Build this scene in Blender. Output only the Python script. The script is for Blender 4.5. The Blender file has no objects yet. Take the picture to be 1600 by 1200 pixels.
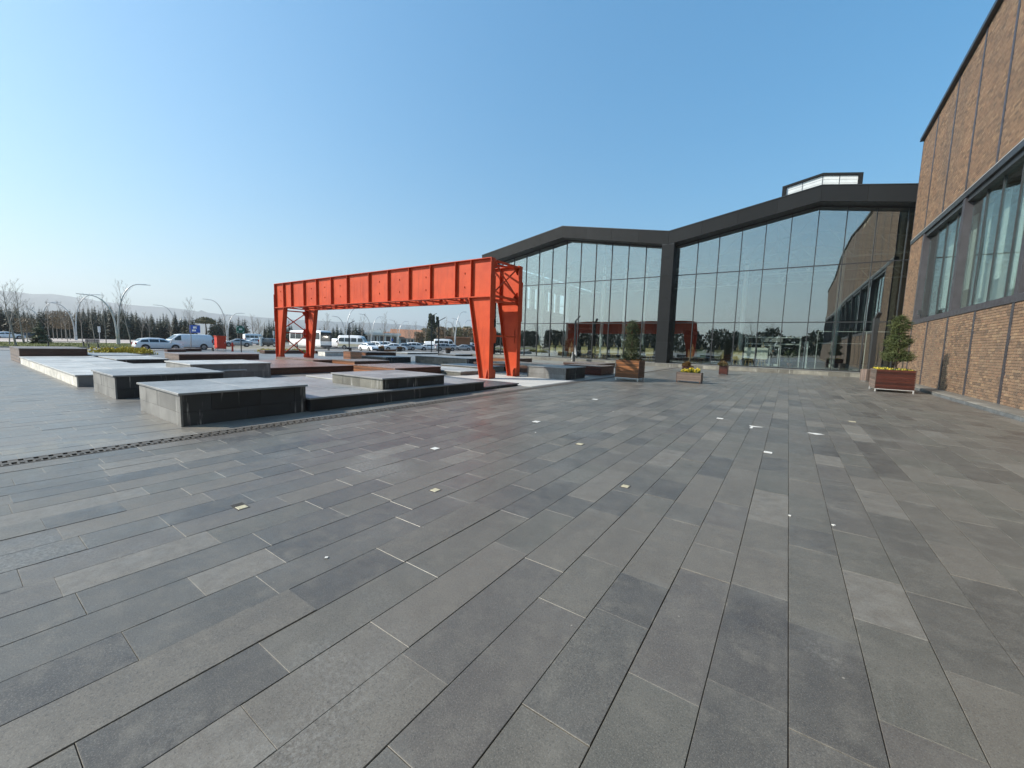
import bpy, math, random
from math import sin, cos, pi, radians, sqrt, atan2, hypot
from mathutils import Vector, Matrix
random.seed(7)
SC = bpy.context.scene
COL = SC.collection

# ------------------------------------------------------------------ camera
YAW, PITCH, ROLL, FPX = radians(-34.478), radians(-5.76), radians(1.689), 623.6
cam_d = bpy.data.cameras.new('camera'); cam = bpy.data.objects.new('camera', cam_d); COL.objects.link(cam)
cam_d.sensor_fit = 'HORIZONTAL'; cam_d.sensor_width = 36.0; cam_d.lens = FPX / 1600 * 36.0
cam_d.clip_start = 0.05; cam_d.clip_end = 40000
_f = Vector((sin(YAW)*cos(PITCH), cos(YAW)*cos(PITCH), sin(PITCH)))
_r = Vector((cos(YAW), -sin(YAW), 0)); _u = _r.cross(_f)
_r2 = cos(ROLL)*_r + sin(ROLL)*_u; _u2 = -sin(ROLL)*_r + cos(ROLL)*_u
CAMP = Vector((0, 0, 1.95))
cam.matrix_world = Matrix(((_r2.x, _u2.x, -_f.x, CAMP.x), (_r2.y, _u2.y, -_f.y, CAMP.y), (_r2.z, _u2.z, -_f.z, CAMP.z), (0, 0, 0, 1)))
SC.camera = cam

# ------------------------------------------------------------------ sky, sun, exposure
SUN = Vector((-1.10, -0.95, 1.0)).normalized()          # towards the sun
EL = math.asin(SUN.z); AZ = atan2(SUN.x, SUN.y)
world = bpy.data.worlds.new('World'); SC.world = world; world.use_nodes = True
wn = world.node_tree; bg = wn.nodes['Background']
sky = wn.nodes.new('ShaderNodeTexSky'); sky.sky_type = 'NISHITA'; sky.sun_disc = False
sky.sun_elevation = EL; sky.sun_rotation = AZ
sky.altitude = 0; sky.air_density = 1.3; sky.dust_density = 2.0; sky.ozone_density = 4.0
gm_ = wn.nodes.new('ShaderNodeGamma'); gm_.inputs[1].default_value = 0.656; wn.links.new(sky.outputs[0], gm_.inputs[0])   # soft highlight roll-off of the camera
mt_ = wn.nodes.new('ShaderNodeMix'); mt_.data_type = 'RGBA'; mt_.blend_type = 'MULTIPLY'; mt_.inputs[0].default_value = 1.0
mt_.inputs[7].default_value = (1.243, 1.563, 1.713, 1); wn.links.new(gm_.outputs[0], mt_.inputs[6])
hs_ = wn.nodes.new('ShaderNodeHueSaturation'); hs_.inputs['Saturation'].default_value = 1.35; wn.links.new(mt_.outputs[2], hs_.inputs['Color']); wn.links.new(hs_.outputs[0], bg.inputs[0]); bg.inputs[1].default_value = 0.123
sl = bpy.data.lights.new('sun', 'SUN'); sl.energy = 5.0; sl.angle = radians(0.55); sl.color = (1.0, 0.92, 0.81)
so = bpy.data.objects.new('sun', sl); COL.objects.link(so)
so.rotation_euler = (-SUN).to_track_quat('-Z', 'Y').to_euler(); so.location = (-40, -40, 60)
SC.view_settings.view_transform = 'Standard'; SC.view_settings.look = 'None'
SC.view_settings.gamma = 1.0; SC.view_settings.exposure = 0.62
SC.cycles.max_bounces = 7; SC.cycles.diffuse_bounces = 3; SC.cycles.transparent_max_bounces = 14; SC.cycles.volume_bounces = 0

# ------------------------------------------------------------------ helpers
ORG = {}
def tag(o, label=None, cat=None, group=None, kind=None):
    if label: o['label'] = label
    if cat: o['category'] = cat
    if group: o['group'] = group
    if kind: o['kind'] = kind
    return o
def empty(name, loc=(0, 0, 0), rz=0.0, label=None, cat=None, group=None):
    o = bpy.data.objects.new(name, None); COL.objects.link(o); o.location = loc; o.rotation_euler = (0, 0, rz)
    o.empty_display_size = 0.2
    return tag(o, label, cat, group)
class MB:
    def __init__(s): s.v = []; s.f = []; s.uv = None; s.tone = None
    def add(s, vs, fs):
        n = len(s.v); s.v += [tuple(v) for v in vs]; s.f += [tuple(i + n for i in f) for f in fs]; return s
    def box(s, x0, x1, y0, y1, z0, z1):
        return s.add([(x0,y0,z0),(x1,y0,z0),(x1,y1,z0),(x0,y1,z0),(x0,y0,z1),(x1,y0,z1),(x1,y1,z1),(x0,y1,z1)],
                     [(3,2,1,0),(4,5,6,7),(0,1,5,4),(1,2,6,5),(2,3,7,6),(3,0,4,7)])
    def cbox(s, x0, x1, y0, y1, z0, z1, c=.01):
        # box with chamfered top edge
        return s.add([(x0,y0,z0),(x1,y0,z0),(x1,y1,z0),(x0,y1,z0),(x0,y0,z1-c),(x1,y0,z1-c),(x1,y1,z1-c),(x0,y1,z1-c),
                      (x0+c,y0+c,z1),(x1-c,y0+c,z1),(x1-c,y1-c,z1),(x0+c,y1-c,z1)],
                     [(3,2,1,0),(8,9,10,11),(0,1,5,4),(1,2,6,5),(2,3,7,6),(3,0,4,7),(4,5,9,8),(5,6,10,9),(6,7,11,10),(7,4,8,11)])
    def prism(s, poly, d0, d1, axis='y'):
        # polygon (a,b) extruded along axis between d0 and d1
        n = len(poly)
        if axis == 'y': P = lambda a, b, d: (a, d, b)
        elif axis == 'x': P = lambda a, b, d: (d, a, b)
        else: P = lambda a, b, d: (a, b, d)
        vs = [P(a, b, d0) for a, b in poly] + [P(a, b, d1) for a, b in poly]
        fs = [tuple(range(n)), tuple(range(2*n-1, n-1, -1))] + [(i, i+n, (i+1) % n+n, (i+1) % n) for i in range(n)]
        return s.add(vs, fs)
    def bar(s, a, b, w, h=None, up=(0, 0, 1)):
        h = h or w; a = Vector(a); b = Vector(b); d = (b-a).normalized(); up = Vector(up)
        if abs(d.dot(up)) > .99: up = Vector((0, 1, 0))
        r = d.cross(up).normalized()*(w/2); u = r.cross(d).normalized()*(h/2)
        vs = [a-r-u, a+r-u, a+r+u, a-r+u, b-r-u, b+r-u, b+r+u, b-r+u]
        return s.add(vs, [(0,1,2,3),(7,6,5,4),(0,4,5,1),(1,5,6,2),(2,6,7,3),(3,7,4,0)])
    def tube(s, pts, rad, n=8, cap=True):
        pts = [Vector(p) for p in pts]; base = len(s.v); m = len(pts)
        ref = Vector((0, 0, 1)) if abs((pts[-1]-pts[0]).normalized().z) < .9 else Vector((1, 0, 0))
        for i, p in enumerate(pts):
            d = (pts[min(i+1, m-1)]-pts[max(i-1, 0)]).normalized()
            r = d.cross(ref); r = r.normalized() if r.length > 1e-6 else Vector((1, 0, 0)); u = r.cross(d)
            R = rad[i] if isinstance(rad, (list, tuple)) else rad
            for k in range(n):
                a = 2*pi*k/n; s.v.append(tuple(p+r*(R*cos(a))+u*(R*sin(a))))
        for i in range(m-1):
            for k in range(n):
                a = base+i*n+k; b = base+i*n+(k+1) % n
                s.f.append((a, b, b+n, a+n))
        if cap: s.f.append(tuple(base+k for k in range(n-1, -1, -1))); s.f.append(tuple(base+(m-1)*n+k for k in range(n)))
        return s
    def lathe(s, prof, n=16, c=(0, 0), z0=0.0):
        b = len(s.v)
        for r, z in prof:
            for k in range(n): s.v.append((c[0]+r*cos(2*pi*k/n), c[1]+r*sin(2*pi*k/n), z0+z))
        for i in range(len(prof)-1):
            for k in range(n): s.f.append((b+i*n+k, b+i*n+(k+1) % n, b+(i+1)*n+(k+1) % n, b+(i+1)*n+k))
        s.f.append(tuple(b+k for k in range(n-1, -1, -1))); s.f.append(tuple(b+(len(prof)-1)*n+k for k in range(n)))
        return s
    def disc(s, c, ax, R, t, n=20):
        # cylinder about axis ax ('x','y') centred c
        c = Vector(c); e = {'x': Vector((1,0,0)), 'y': Vector((0,1,0)), 'z': Vector((0,0,1))}[ax]
        return s.tube([c-e*t/2, c+e*t/2], R, n)
    def mesh(s, name, off=(0, 0, 0), smooth=False):
        m = bpy.data.meshes.new(name); ox, oy, oz = off
        m.from_pydata([(a-ox, b-oy, c-oz) for a, b, c in s.v] if any(off) else s.v, [], s.f)
        if smooth: m.polygons.foreach_set('use_smooth', [True]*len(m.polygons))
        m.update(); return m
    def build(s, name, mat, parent=None, root=None, smooth=False, kind=None, label=None):
        # vertices are in world space when root is given (its location is subtracted)
        off = tuple(root.location) if root is not None else (0, 0, 0)
        m = s.mesh(name, off, smooth); m.materials.append(mat)
        o = bpy.data.objects.new(name, m); COL.objects.link(o)
        if parent is not None: o.parent = parent
        if kind: o['kind'] = kind
        if label: o['label'] = label
        return o
def inst(name, mesh, loc, parent=None, rot=(0, 0, 0), scale=(1, 1, 1)):
    o = bpy.data.objects.new(name, mesh); COL.objects.link(o); o.location = loc; o.rotation_euler = rot; o.scale = scale
    if parent is not None: o.parent = parent
    return o
def struct(o): o['kind'] = 'structure'; return o

# ------------------------------------------------------------------ materials
class NT:
    def __init__(s, name):
        s.m = bpy.data.materials.new(name); s.m.use_nodes = True; s.t = s.m.node_tree; s.n = s.t.nodes; s.l = s.t.links
        s.b = s.n['Principled BSDF']; s.out = s.n['Material Output']
    def new(s, k, **kw):
        n = s.n.new(k)
        for a, b in kw.items(): setattr(n, a, b)
        return n
    def link(s, a, b): s.l.new(a, b)
    def math(s, op, a, b=None, clamp=False):
        n = s.n.new('ShaderNodeMath'); n.operation = op; n.use_clamp = clamp
        for i, x in enumerate((a, b)):
            if x is None: continue
            if isinstance(x, (int, float)): n.inputs[i].default_value = x
            else: s.l.new(x, n.inputs[i])
        return n.outputs[0]
    def coord(s, kind='Object'):
        if kind == 'World':
            return s.n.new('ShaderNodeNewGeometry').outputs['Position']
        return s.n.new('ShaderNodeTexCoord').outputs[kind]
    def noise(s, vec, scale, detail=3, rough=.55, stretch=None, out=0):
        if stretch:
            mp = s.n.new('ShaderNodeMapping'); mp.inputs['Scale'].default_value = stretch; s.l.new(vec, mp.inputs[0]); vec = mp.outputs[0]
        n = s.n.new('ShaderNodeTexNoise'); n.inputs['Scale'].default_value = scale; n.inputs['Detail'].default_value = detail
        n.inputs['Roughness'].default_value = rough; s.l.new(vec, n.inputs['Vector']); return n.outputs[out]
    def ramp(s, x, lo, hi, a=0.0, b=1.0):
        n = s.n.new('ShaderNodeMapRange'); n.inputs[1].default_value = lo; n.inputs[2].default_value = hi
        n.inputs[3].default_value = a; n.inputs[4].default_value = b; n.clamp = True
        s.l.new(x, n.inputs[0]); return n.outputs[0]
    def mix(s, fac, a, b, mode='MIX'):
        n = s.n.new('ShaderNodeMix'); n.data_type = 'RGBA'; n.blend_type = mode
        for sock, x in ((n.inputs[0], fac), (n.inputs[6], a), (n.inputs[7], b)):
            if isinstance(x, (int, float)): sock.default_value = x
            elif isinstance(x, tuple): sock.default_value = (*x, 1.0) if len(x) == 3 else x
            else: s.l.new(x, sock)
        return n.outputs[2]
    def tone(s):
        a = s.n.new('ShaderNodeAttribute'); a.attribute_name = 'tone'
        o = s.n.new('ShaderNodeObjectInfo')
        return s.math('FRACT', s.math('ADD', a.outputs['Fac'], o.outputs['Random']))
    def bump(s, h, strength, dist=.01):
        n = s.n.new('ShaderNodeBump'); n.inputs['Strength'].default_value = strength; n.inputs['Distance'].default_value = dist
        s.l.new(h, n.inputs['Height']); s.l.new(n.outputs[0], s.b.inputs['Normal'])
    def col(s, c): (s.l.new(c, s.b.inputs['Base Color']) if not isinstance(c, tuple) else setattr(s.b.inputs['Base Color'], 'default_value', (*c, 1)))
    def rough(s, r): (s.l.new(r, s.b.inputs['Roughness']) if not isinstance(r, (int, float)) else setattr(s.b.inputs['Roughness'], 'default_value', r))
def scale_col(c, k): return tuple(x*k for x in c)
def simple(name, c, rough=.5, metal=0.0, var=.25, nscale=3.0, bump=0.0, bscale=60., tonevar=0.0, stretch=None, spec=None, coat=0.0):
    t = NT(name); P = t.coord('World')
    n = t.noise(P, nscale, 4, .6, stretch)
    col = t.mix(t.ramp(n, .3, .7), scale_col(c, 1-var), scale_col(c, 1+var))
    if tonevar: col = t.mix(1.0, col, t.mix(t.tone(), (1-tonevar,)*3, (1+tonevar,)*3), 'MULTIPLY')
    t.col(col); t.rough(t.ramp(t.noise(P, nscale*2.3, 3), .3, .7, max(rough-.07, .02), min(rough+.09, 1)))
    t.b.inputs['Metallic'].default_value = metal
    if spec is not None: t.b.inputs['Specular IOR Level'].default_value = spec
    if coat: t.b.inputs['Coat Weight'].default_value = coat; t.b.inputs['Coat Roughness'].default_value = .08
    if bump: t.bump(t.noise(P, bscale, 4, .6), bump)
    return t.m

def make_paver():
    t = NT('basalt_paver'); P = t.coord('World'); tone = t.tone()
    uv = t.new('ShaderNodeUVMap', uv_map='ends').outputs[0]; sx = t.new('ShaderNodeSeparateXYZ'); t.link(uv, sx.inputs[0])
    uv2 = t.new('ShaderNodeUVMap', uv_map='sides').outputs[0]; sy = t.new('ShaderNodeSeparateXYZ'); t.link(uv2, sy.inputs[0])
    dend = t.math('MINIMUM', sx.outputs[0], sx.outputs[1]); dside = t.math('MINIMUM', sy.outputs[0], sy.outputs[1])
    # tone per slab: most dark grey, some paler or with a violet or green cast
    cr = t.new('ShaderNodeValToRGB'); e = cr.color_ramp; e.interpolation = 'LINEAR'
    e.elements[0].position = 0; e.elements[0].color = (0.059, 0.052, 0.046, 1); e.elements[1].position = 1; e.elements[1].color = (0.145, 0.128, 0.105, 1)
    for p, c in ((.2, (0.088, 0.082, 0.071)), (.4, (0.105, 0.092, 0.080)), (.55, (0.099, 0.094, 0.078)), (.75, (0.116, 0.104, 0.086)), (.92, (0.132, 0.118, 0.099))):
        q = e.elements.new(p); q.color = (*c, 1)
    t.link(tone, cr.inputs[0]); col = cr.outputs[0]
    big = t.noise(P, 1.3, 8, .70); med = t.noise(P, 5.5, 7, .68); 
    col = t.mix(t.math('MULTIPLY', t.ramp(big, .42, .70), .55), col, (0.163, 0.150, 0.127))          # dusty patches
    col = t.mix(t.math('MULTIPLY', t.ramp(med, .50, .74), .55), col, (0.178, 0.166, 0.141))
    stre = t.noise(P, 5, 4, .6, (1, .22, 1)); col = t.mix(t.math('MULTIPLY', t.ramp(stre, .5, .8), .25), col, (0.055, 0.052, 0.049))
    fine = t.noise(P, 130, 3, .75); col = t.mix(t.math('MULTIPLY', t.ramp(fine, .52, .66), .55), col, (0.237, 0.222, 0.195))
    fine2 = t.noise(P, 85, 3, .75); col = t.mix(t.math('MULTIPLY', t.ramp(fine2, .53, .68), .62), col, (0.035, 0.034, 0.033))
    # pale grit along the cross joints
    je = t.math('MULTIPLY', t.ramp(dend, .0, .011, 1, 0), t.ramp(t.noise(P, 3.5, 4, .7), .42, .58)); col = t.mix(t.math('MULTIPLY', je, .22), col, (0.326, 0.298, 0.246))
    js = t.math('MULTIPLY', t.ramp(dside, .0, .014, 1, 0), t.ramp(t.noise(P, 4, 4, .7), .58, .70)); col = t.mix(t.math('MULTIPLY', js, .5), col, (0.296, 0.269, 0.219))
    # lime bloom on the palest slabs, worn dusty edges on some
    lime = t.math('MULTIPLY', t.ramp(tone, .90, .93), t.ramp(t.noise(P, 7, 8, .75), .42, .62)); col = t.mix(t.math('MULTIPLY', lime, .24), col, (.290, .285, .260))
    lime2 = t.math('MULTIPLY', t.ramp(t.noise(P, .45, 3, .5), .60, .68), t.ramp(t.noise(P, 30, 6, .8), .45, .62)); col = t.mix(t.math('MULTIPLY', lime2, .60), col, (.270, .265, .245))
    we = t.math('MULTIPLY', t.ramp(dend, .0, .22, 1, 0), t.ramp(t.noise(P, 1.7, 4, .65), .52, .68)); col = t.mix(t.math('MULTIPLY', we, .40), col, (0.198, 0.192, 0.169))
    scr = t.noise(P, 2.2, 5, .75, (6, .5, 1)); col = t.mix(t.math('MULTIPLY', t.ramp(scr, .66, .72), .22), col, (0.257, 0.251, 0.231))
    gum = t.new('ShaderNodeTexVoronoi'); gum.inputs['Scale'].default_value = 1.3; t.link(P, gum.inputs['Vector']); col = t.mix(t.math('MULTIPLY', t.ramp(gum.outputs['Distance'], .03, .05, 1, 0), .35), col, (0.030, 0.029, 0.029))
    spots = t.new('ShaderNodeTexVoronoi'); spots.inputs['Scale'].default_value = 3.1; t.link(P, spots.inputs['Vector'])
    col = t.mix(t.math('MULTIPLY', t.ramp(spots.outputs['Distance'], .012, .03, 1, 0), .55), col, (0.415, 0.380, 0.322))
    px = t.new('ShaderNodeSeparateXYZ'); t.link(P, px.inputs[0])
    far = t.ramp(px.outputs[0], -9.45, -9.40, 1, 0); col = t.mix(t.math('MULTIPLY', far, .38), col, (.23, .228, .215))        # slab colour mixed paler beyond the drain
    edge = t.math('MULTIPLY', t.math('MULTIPLY', t.math('MULTIPLY', t.ramp(px.outputs[0], -10.3, -9.5, 1, 0), t.ramp(px.outputs[0], -11.0, -10.3, 0, 1)), t.ramp(t.noise(P, 1.1, 6, .65), .46, .60)), .65); col = t.mix(edge, col, (.34, .29, .205))   # sand washed against the platforms
    t.col(col)
    r = t.math('ADD', t.ramp(med, .3, .7, .30, .47), t.math('MULTIPLY', tone, .10)); t.rough(r)
    t.b.inputs['Specular IOR Level'].default_value = .5
    h = t.math('ADD', t.math('MULTIPLY', t.noise(P, 240, 3, .7), .5), t.math('MULTIPLY', t.noise(P, 22, 4, .6), 1.0)); t.bump(h, .22, .006)
    return t.m
def make_brick():
    t = NT('brick'); P = t.coord('World'); tone = t.tone()
    cr = t.new('ShaderNodeValToRGB'); e = cr.color_ramp
    e.elements[0].position = 0; e.elements[0].color = (0.110, 0.073, 0.049, 1); e.elements[1].position = 1; e.elements[1].color = (0.305, 0.197, 0.112, 1)
    for p, c in ((.12, (0.157, 0.099, 0.062)), (.3, (0.200, 0.124, 0.076)), (.5, (0.224, 0.143, 0.085)), (.65, (0.250, 0.156, 0.094)), (.8, (0.212, 0.121, 0.073)), (.9, (0.268, 0.184, 0.115))):
        q = e.elements.new(p); q.color = (*c, 1)
    t.link(tone, cr.inputs[0]); col = cr.outputs[0]
    col = t.mix(t.math('MULTIPLY', t.ramp(t.noise(P, 1.1, 4), .4, .7), .3), col, (0.138, 0.101, 0.071))
    col = t.mix(t.math('MULTIPLY', t.ramp(t.noise(P, 40, 3, .7), .5, .75), .35), col, (0.103, 0.075, 0.055))
    st = t.noise(P, .35, 5, .65, (1, 1, .35)); col = t.mix(t.math('MULTIPLY', t.ramp(st, .42, .70), .45), col, (.11, .088, .070))
    t.col(col); t.rough(.85); t.bump(t.noise(P, 70, 4, .7), .5, .008); return t.m
def make_wood(name, c, c2, rough=.42, sc=1.0):
    t = NT(name); P = t.coord('World'); tone = t.tone()
    g = t.noise(P, 3.0*sc, 6, .65, (1.2, 1.2, 22)); col = t.mix(t.ramp(g, .35, .65), c, c2)
    col = t.mix(1.0, col, t.mix(tone, (.62, .62, .62), (1.35, 1.3, 1.25)), 'MULTIPLY')
    col = t.mix(t.math('MULTIPLY', t.ramp(t.noise(P, 1.3, 4), .5, .8), .3), col, scale_col(c, .45))
    t.col(col); t.rough(t.ramp(t.noise(P, 8, 3), .3, .7, rough-.08, rough+.12)); t.bump(g, .25, .004); return t.m
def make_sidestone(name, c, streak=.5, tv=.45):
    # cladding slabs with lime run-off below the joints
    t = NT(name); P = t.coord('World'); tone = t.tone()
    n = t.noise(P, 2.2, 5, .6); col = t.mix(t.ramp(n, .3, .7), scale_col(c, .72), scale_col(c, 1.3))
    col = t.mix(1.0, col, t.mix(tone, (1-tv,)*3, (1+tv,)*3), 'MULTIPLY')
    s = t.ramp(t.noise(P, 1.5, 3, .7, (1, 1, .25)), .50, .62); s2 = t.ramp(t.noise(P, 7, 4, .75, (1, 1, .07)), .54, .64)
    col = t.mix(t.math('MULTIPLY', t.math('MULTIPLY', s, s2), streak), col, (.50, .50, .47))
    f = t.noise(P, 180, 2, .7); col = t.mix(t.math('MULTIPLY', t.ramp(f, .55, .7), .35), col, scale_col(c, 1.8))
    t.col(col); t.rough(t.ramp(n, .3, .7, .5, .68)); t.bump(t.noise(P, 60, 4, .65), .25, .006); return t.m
def make_cap(name, c):
    t = NT(name); P = t.coord('World'); tone = t.tone()
    n = t.noise(P, 1.4, 5, .6); col = t.mix(t.ramp(n, .3, .72), scale_col(c, .72), scale_col(c, 1.22))
    col = t.mix(1.0, col, t.mix(tone, (.78,)*3, (1.17,)*3), 'MULTIPLY')
    m = t.noise(P, 7, 5, .65); col = t.mix(t.math('MULTIPLY', t.ramp(m, .55, .75), .35), col, scale_col(c, .5))
    f = t.noise(P, 200, 2, .7); col = t.mix(t.math('MULTIPLY', t.ramp(f, .55, .72), .3), col, scale_col(c, 1.6))
    t.col(col); t.rough(t.ramp(m, .3, .7, .34, .52)); t.bump(t.noise(P, 90, 4, .65), .15, .004); return t.m
def make_glass(name, tint, refl, ior=1.9, wav=.0, floor=0.0):
    # coated pane: part mirror, part see-through with a green-grey tint
    t = NT(name); t.n.remove(t.b)
    g = t.new('ShaderNodeBsdfGlossy'); g.inputs['Roughness'].default_value = 0.0; g.inputs['Color'].default_value = (*refl, 1)
    tr = t.new('ShaderNodeBsdfTransparent'); tr.inputs['Color'].default_value = (*tint, 1)
    fr = t.new('ShaderNodeLayerWeight'); fr.inputs['Blend'].default_value = .5
    mx = t.new('ShaderNodeMixShader'); t.link(t.ramp(t.math('POWER', fr.outputs['Facing'], 5.0), 0, 1, floor, .95), mx.inputs[0]); t.link(tr.outputs[0], mx.inputs[1]); t.link(g.outputs[0], mx.inputs[2])
    t.link(mx.outputs[0], t.out.inputs['Surface'])
    if wav:
        # slow waviness of toughened glass
        P = t.coord('World'); c = t.noise(P, .42, 0, .5, out=1); vm = t.new('ShaderNodeVectorMath', operation='SUBTRACT'); t.link(c, vm.inputs[0]); vm.inputs[1].default_value = (.5, .5, .5)
        vs = t.new('ShaderNodeVectorMath', operation='SCALE'); t.link(vm.outputs[0], vs.inputs[0]); vs.inputs['Scale'].default_value = wav
        va = t.new('ShaderNodeVectorMath', operation='ADD'); ge = t.new('ShaderNodeNewGeometry'); t.link(ge.outputs['Normal'], va.inputs[0]); t.link(vs.outputs[0], va.inputs[1])
        vn = t.new('ShaderNodeVectorMath', operation='NORMALIZE'); t.link(va.outputs[0], vn.inputs[0]); t.link(vn.outputs[0], g.inputs['Normal'])
    return t.m
def make_leaf(name, c, c2, rough=.6):
    t = NT(name); P = t.coord('World')
    o = t.new('ShaderNodeObjectInfo').outputs['Random']
    col = t.mix(t.ramp(t.noise(P, 2.5, 3), .35, .65), c, c2)
    col = t.mix(1.0, col, t.mix(t.ramp(t.noise(P, 30, 2), .3, .7), (.6, .6, .6), (1.4, 1.4, 1.4)), 'MULTIPLY')
    col = t.mix(1.0, col, t.mix(o, (.75, .75, .75), (1.2, 1.2, 1.15)), 'MULTIPLY')
    t.col(col); t.rough(rough); t.b.inputs['Specular IOR Level'].default_value = .25; return t.m

def make_paint():
    # weathered orange steel paint: faded patches, run-off streaks, dusty feet, a little rust
    t = NT('orange_paint'); P = t.coord('World'); c = (.52, .054, .011)
    n = t.noise(P, .9, 5, .6); col = t.mix(t.ramp(n, .3, .7), scale_col(c, .84), (.58, .075, .018))
    s = t.noise(P, 3.2, 5, .7, (1, 1, .10)); col = t.mix(t.math('MULTIPLY', t.ramp(s, .50, .70), .52), col, (.27, .028, .010))
    d = t.noise(P, 12, 5, .7); col = t.mix(t.math('MULTIPLY', t.ramp(d, .60, .74), .35), col, (.24, .045, .02))
    r = t.noise(P, 2.1, 6, .75); col = t.mix(t.math('MULTIPLY', t.ramp(r, .70, .76), .55), col, (.13, .045, .02))
    sx = t.new('ShaderNodeSeparateXYZ'); t.link(P, sx.inputs[0]); col = t.mix(t.math('MULTIPLY', t.ramp(sx.outputs[2], .0, .7, 1, 0), .25), col, (.34, .17, .11))
    t.col(col); t.rough(t.ramp(d, .3, .7, .42, .62)); t.b.inputs['Specular IOR Level'].default_value = .3; t.bump(t.noise(P, 18, 4, .6), .06, .01); return t.m
M = {}
M['paver'] = make_paver(); M['brick'] = make_brick()
M['far_brick'] = simple('distant_brickwork', (.125, .085, .060), .9, var=.3, nscale=1.2); M['joint'] = simple('joint_dark', (.035, .034, .032), .9, var=.4, nscale=6)
M['mortar'] = simple('mortar', (.42, .35, .255), .9, var=.2, nscale=5, bump=.2)
M['orange'] = make_paint()
M['clad'] = simple('dark_cladding', (.017, .019, .0205), .55, var=.08, nscale=.8, tonevar=.10, spec=.12)
M['frame'] = simple('dark_frame', (.030, .033, .036), .4, var=.12, nscale=2)
M['strip'] = simple('steel_strip', (.045, .042, .048), .45, var=.2, nscale=2)
M['side_dark'] = make_sidestone('shade_dark_basalt', (.026, .028, .030), 1.0)  # dark basalt, toned down further to stand for sides in shade
M['side_grey'] = make_sidestone('grey_basalt_cladding', (.175, .174, .166), .45, .2)  # also the sunlit tone put on fronts of dark-sided blocks
M['side_tan'] = make_sidestone('tan_stone_cladding', (.17, .165, .14), .6, .35)  # also a sunlit tone for fronts of dark-sided blocks
M['side_white'] = make_sidestone('pale_stone_cladding', (.62, .60, .54), .25, .06)
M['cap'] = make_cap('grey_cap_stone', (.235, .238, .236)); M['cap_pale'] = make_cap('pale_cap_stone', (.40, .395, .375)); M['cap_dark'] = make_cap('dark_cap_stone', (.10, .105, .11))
M['wood'] = make_wood('brown_wood', (.16, .060, .027), (.27, .118, .052)); M['wood_red'] = make_wood('red_brown_wood', (.040, .0105, .007), (.078, .021, .013))
M['wood_dark'] = make_wood('dark_wood', (.045, .022, .016), (.10, .048, .032)); M['wood_top'] = make_wood('weathered_wood', (.17, .105, .085), (.27, .185, .155), .36)  # dark_wood also colours the shaded right sides of brown platforms
M['wood_grey'] = make_wood('greyed_wood', (.13, .098, .085), (.21, .165, .14))
M['wood_orange'] = make_wood('oiled_wood', (.16, .060, .020), (.27, .115, .040))
M['grass'] = make_leaf('grass', (.105, .125, .030), (.19, .18, .055), .9)
M['asphalt'] = simple('asphalt', (.21, .20, .19), .9, var=.15, nscale=.15, bump=.1, bscale=8)
M['road'] = simple('pale_road', (.42, .36, .32), .9, var=.10, nscale=.08)
M['concrete'] = simple('pale_concrete', (.46, .45, .42), .75, var=.12, nscale=.9, bump=.06)
M['kerb'] = make_cap('kerb_stone', (.20, .195, .175)); M['kerb_face'] = make_sidestone('kerb_face', (.115, .125, .13), .5, .22)
M['soil'] = simple('ground', (.20, .18, .14), .95, var=.3, nscale=.02)
M['far_plaza'] = simple('far_paving', (.17, .17, .168), .5, var=.2, nscale=.5)
M['white_paint'] = simple('white_car_paint', (.78, .79, .79), .25, var=.02, coat=.5)
M['silver_paint'] = simple('silver_car_paint', (.42, .43, .44), .28, metal=.3, var=.03, coat=.5)
M['black_paint'] = simple('black_car_paint', (.03, .032, .036), .25, var=.05, coat=.5)
M['blue_paint'] = simple('blue_grey_car_paint', (.16, .20, .26), .28, var=.05, coat=.5)
M['cream_paint'] = simple('cream_car_paint', (.66, .58, .40), .3, var=.03, coat=.5)
M['car_glass'] = simple('car_glass', (.025, .032, .036), .08, var=.2, spec=.8)
M['tyre'] = simple('tyre', (.02, .02, .02), .85, var=.2); M['rim'] = simple('alloy_rim', (.35, .35, .36), .35, metal=.7, var=.2, nscale=20)
M['trim'] = simple('black_trim', (.022, .022, .024), .6, var=.2); M['tail'] = simple('tail_lamp', (.35, .012, .012), .2); M['lamp_lens'] = simple('lamp_lens', (.65, .67, .68), .12, metal=.3)
M['galv'] = simple('galvanised_steel', (.55, .55, .54), .38, metal=.35, var=.1, nscale=2)
M['post_black'] = simple('black_post', (.028, .030, .032), .45, var=.12)
M['bark_pale'] = simple('pale_bark', (.27, .235, .20), .9, var=.25, nscale=8); M['bark'] = simple('brown_bark', (.10, .075, .055), .95, var=.3, nscale=8)
M['pine'] = make_leaf('pine_needles', (.018, .027, .018), (.040, .052, .028)); M['spruce'] = make_leaf('spruce_needles', (.045, .068, .022), (.115, .135, .045))
M['spruce_dark'] = make_leaf('dark_spruce_needles', (.022, .036, .018), (.075, .09, .04)); M['cypress'] = make_leaf('cypress', (.03, .042, .022), (.065, .075, .04)); M['brownleaf'] = make_leaf('brown_leaves', (.14, .10, .06), (.24, .175, .105)); M['olive'] = make_leaf('olive_foliage', (.09, .088, .042), (.16, .14, .07))
M['yellow'] = make_leaf('yellow_flowers', (.62, .47, .03), (.72, .60, .10)); M['yellow_shrub'] = make_leaf('golden_shrub', (.30, .25, .025), (.46, .37, .05)); M['redleaf'] = make_leaf('red_brown_foliage', (.10, .04, .02), (.17, .11, .03)); M['green'] = make_leaf('green_leaves', (.07, .105, .03), (.12, .15, .05))
M['cream_tile'] = simple('cream_tile', (.45, .41, .28), .5, var=.15, nscale=20); M['paper'] = simple('white_paper', (.60, .60, .57), .7, var=.04)
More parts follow.
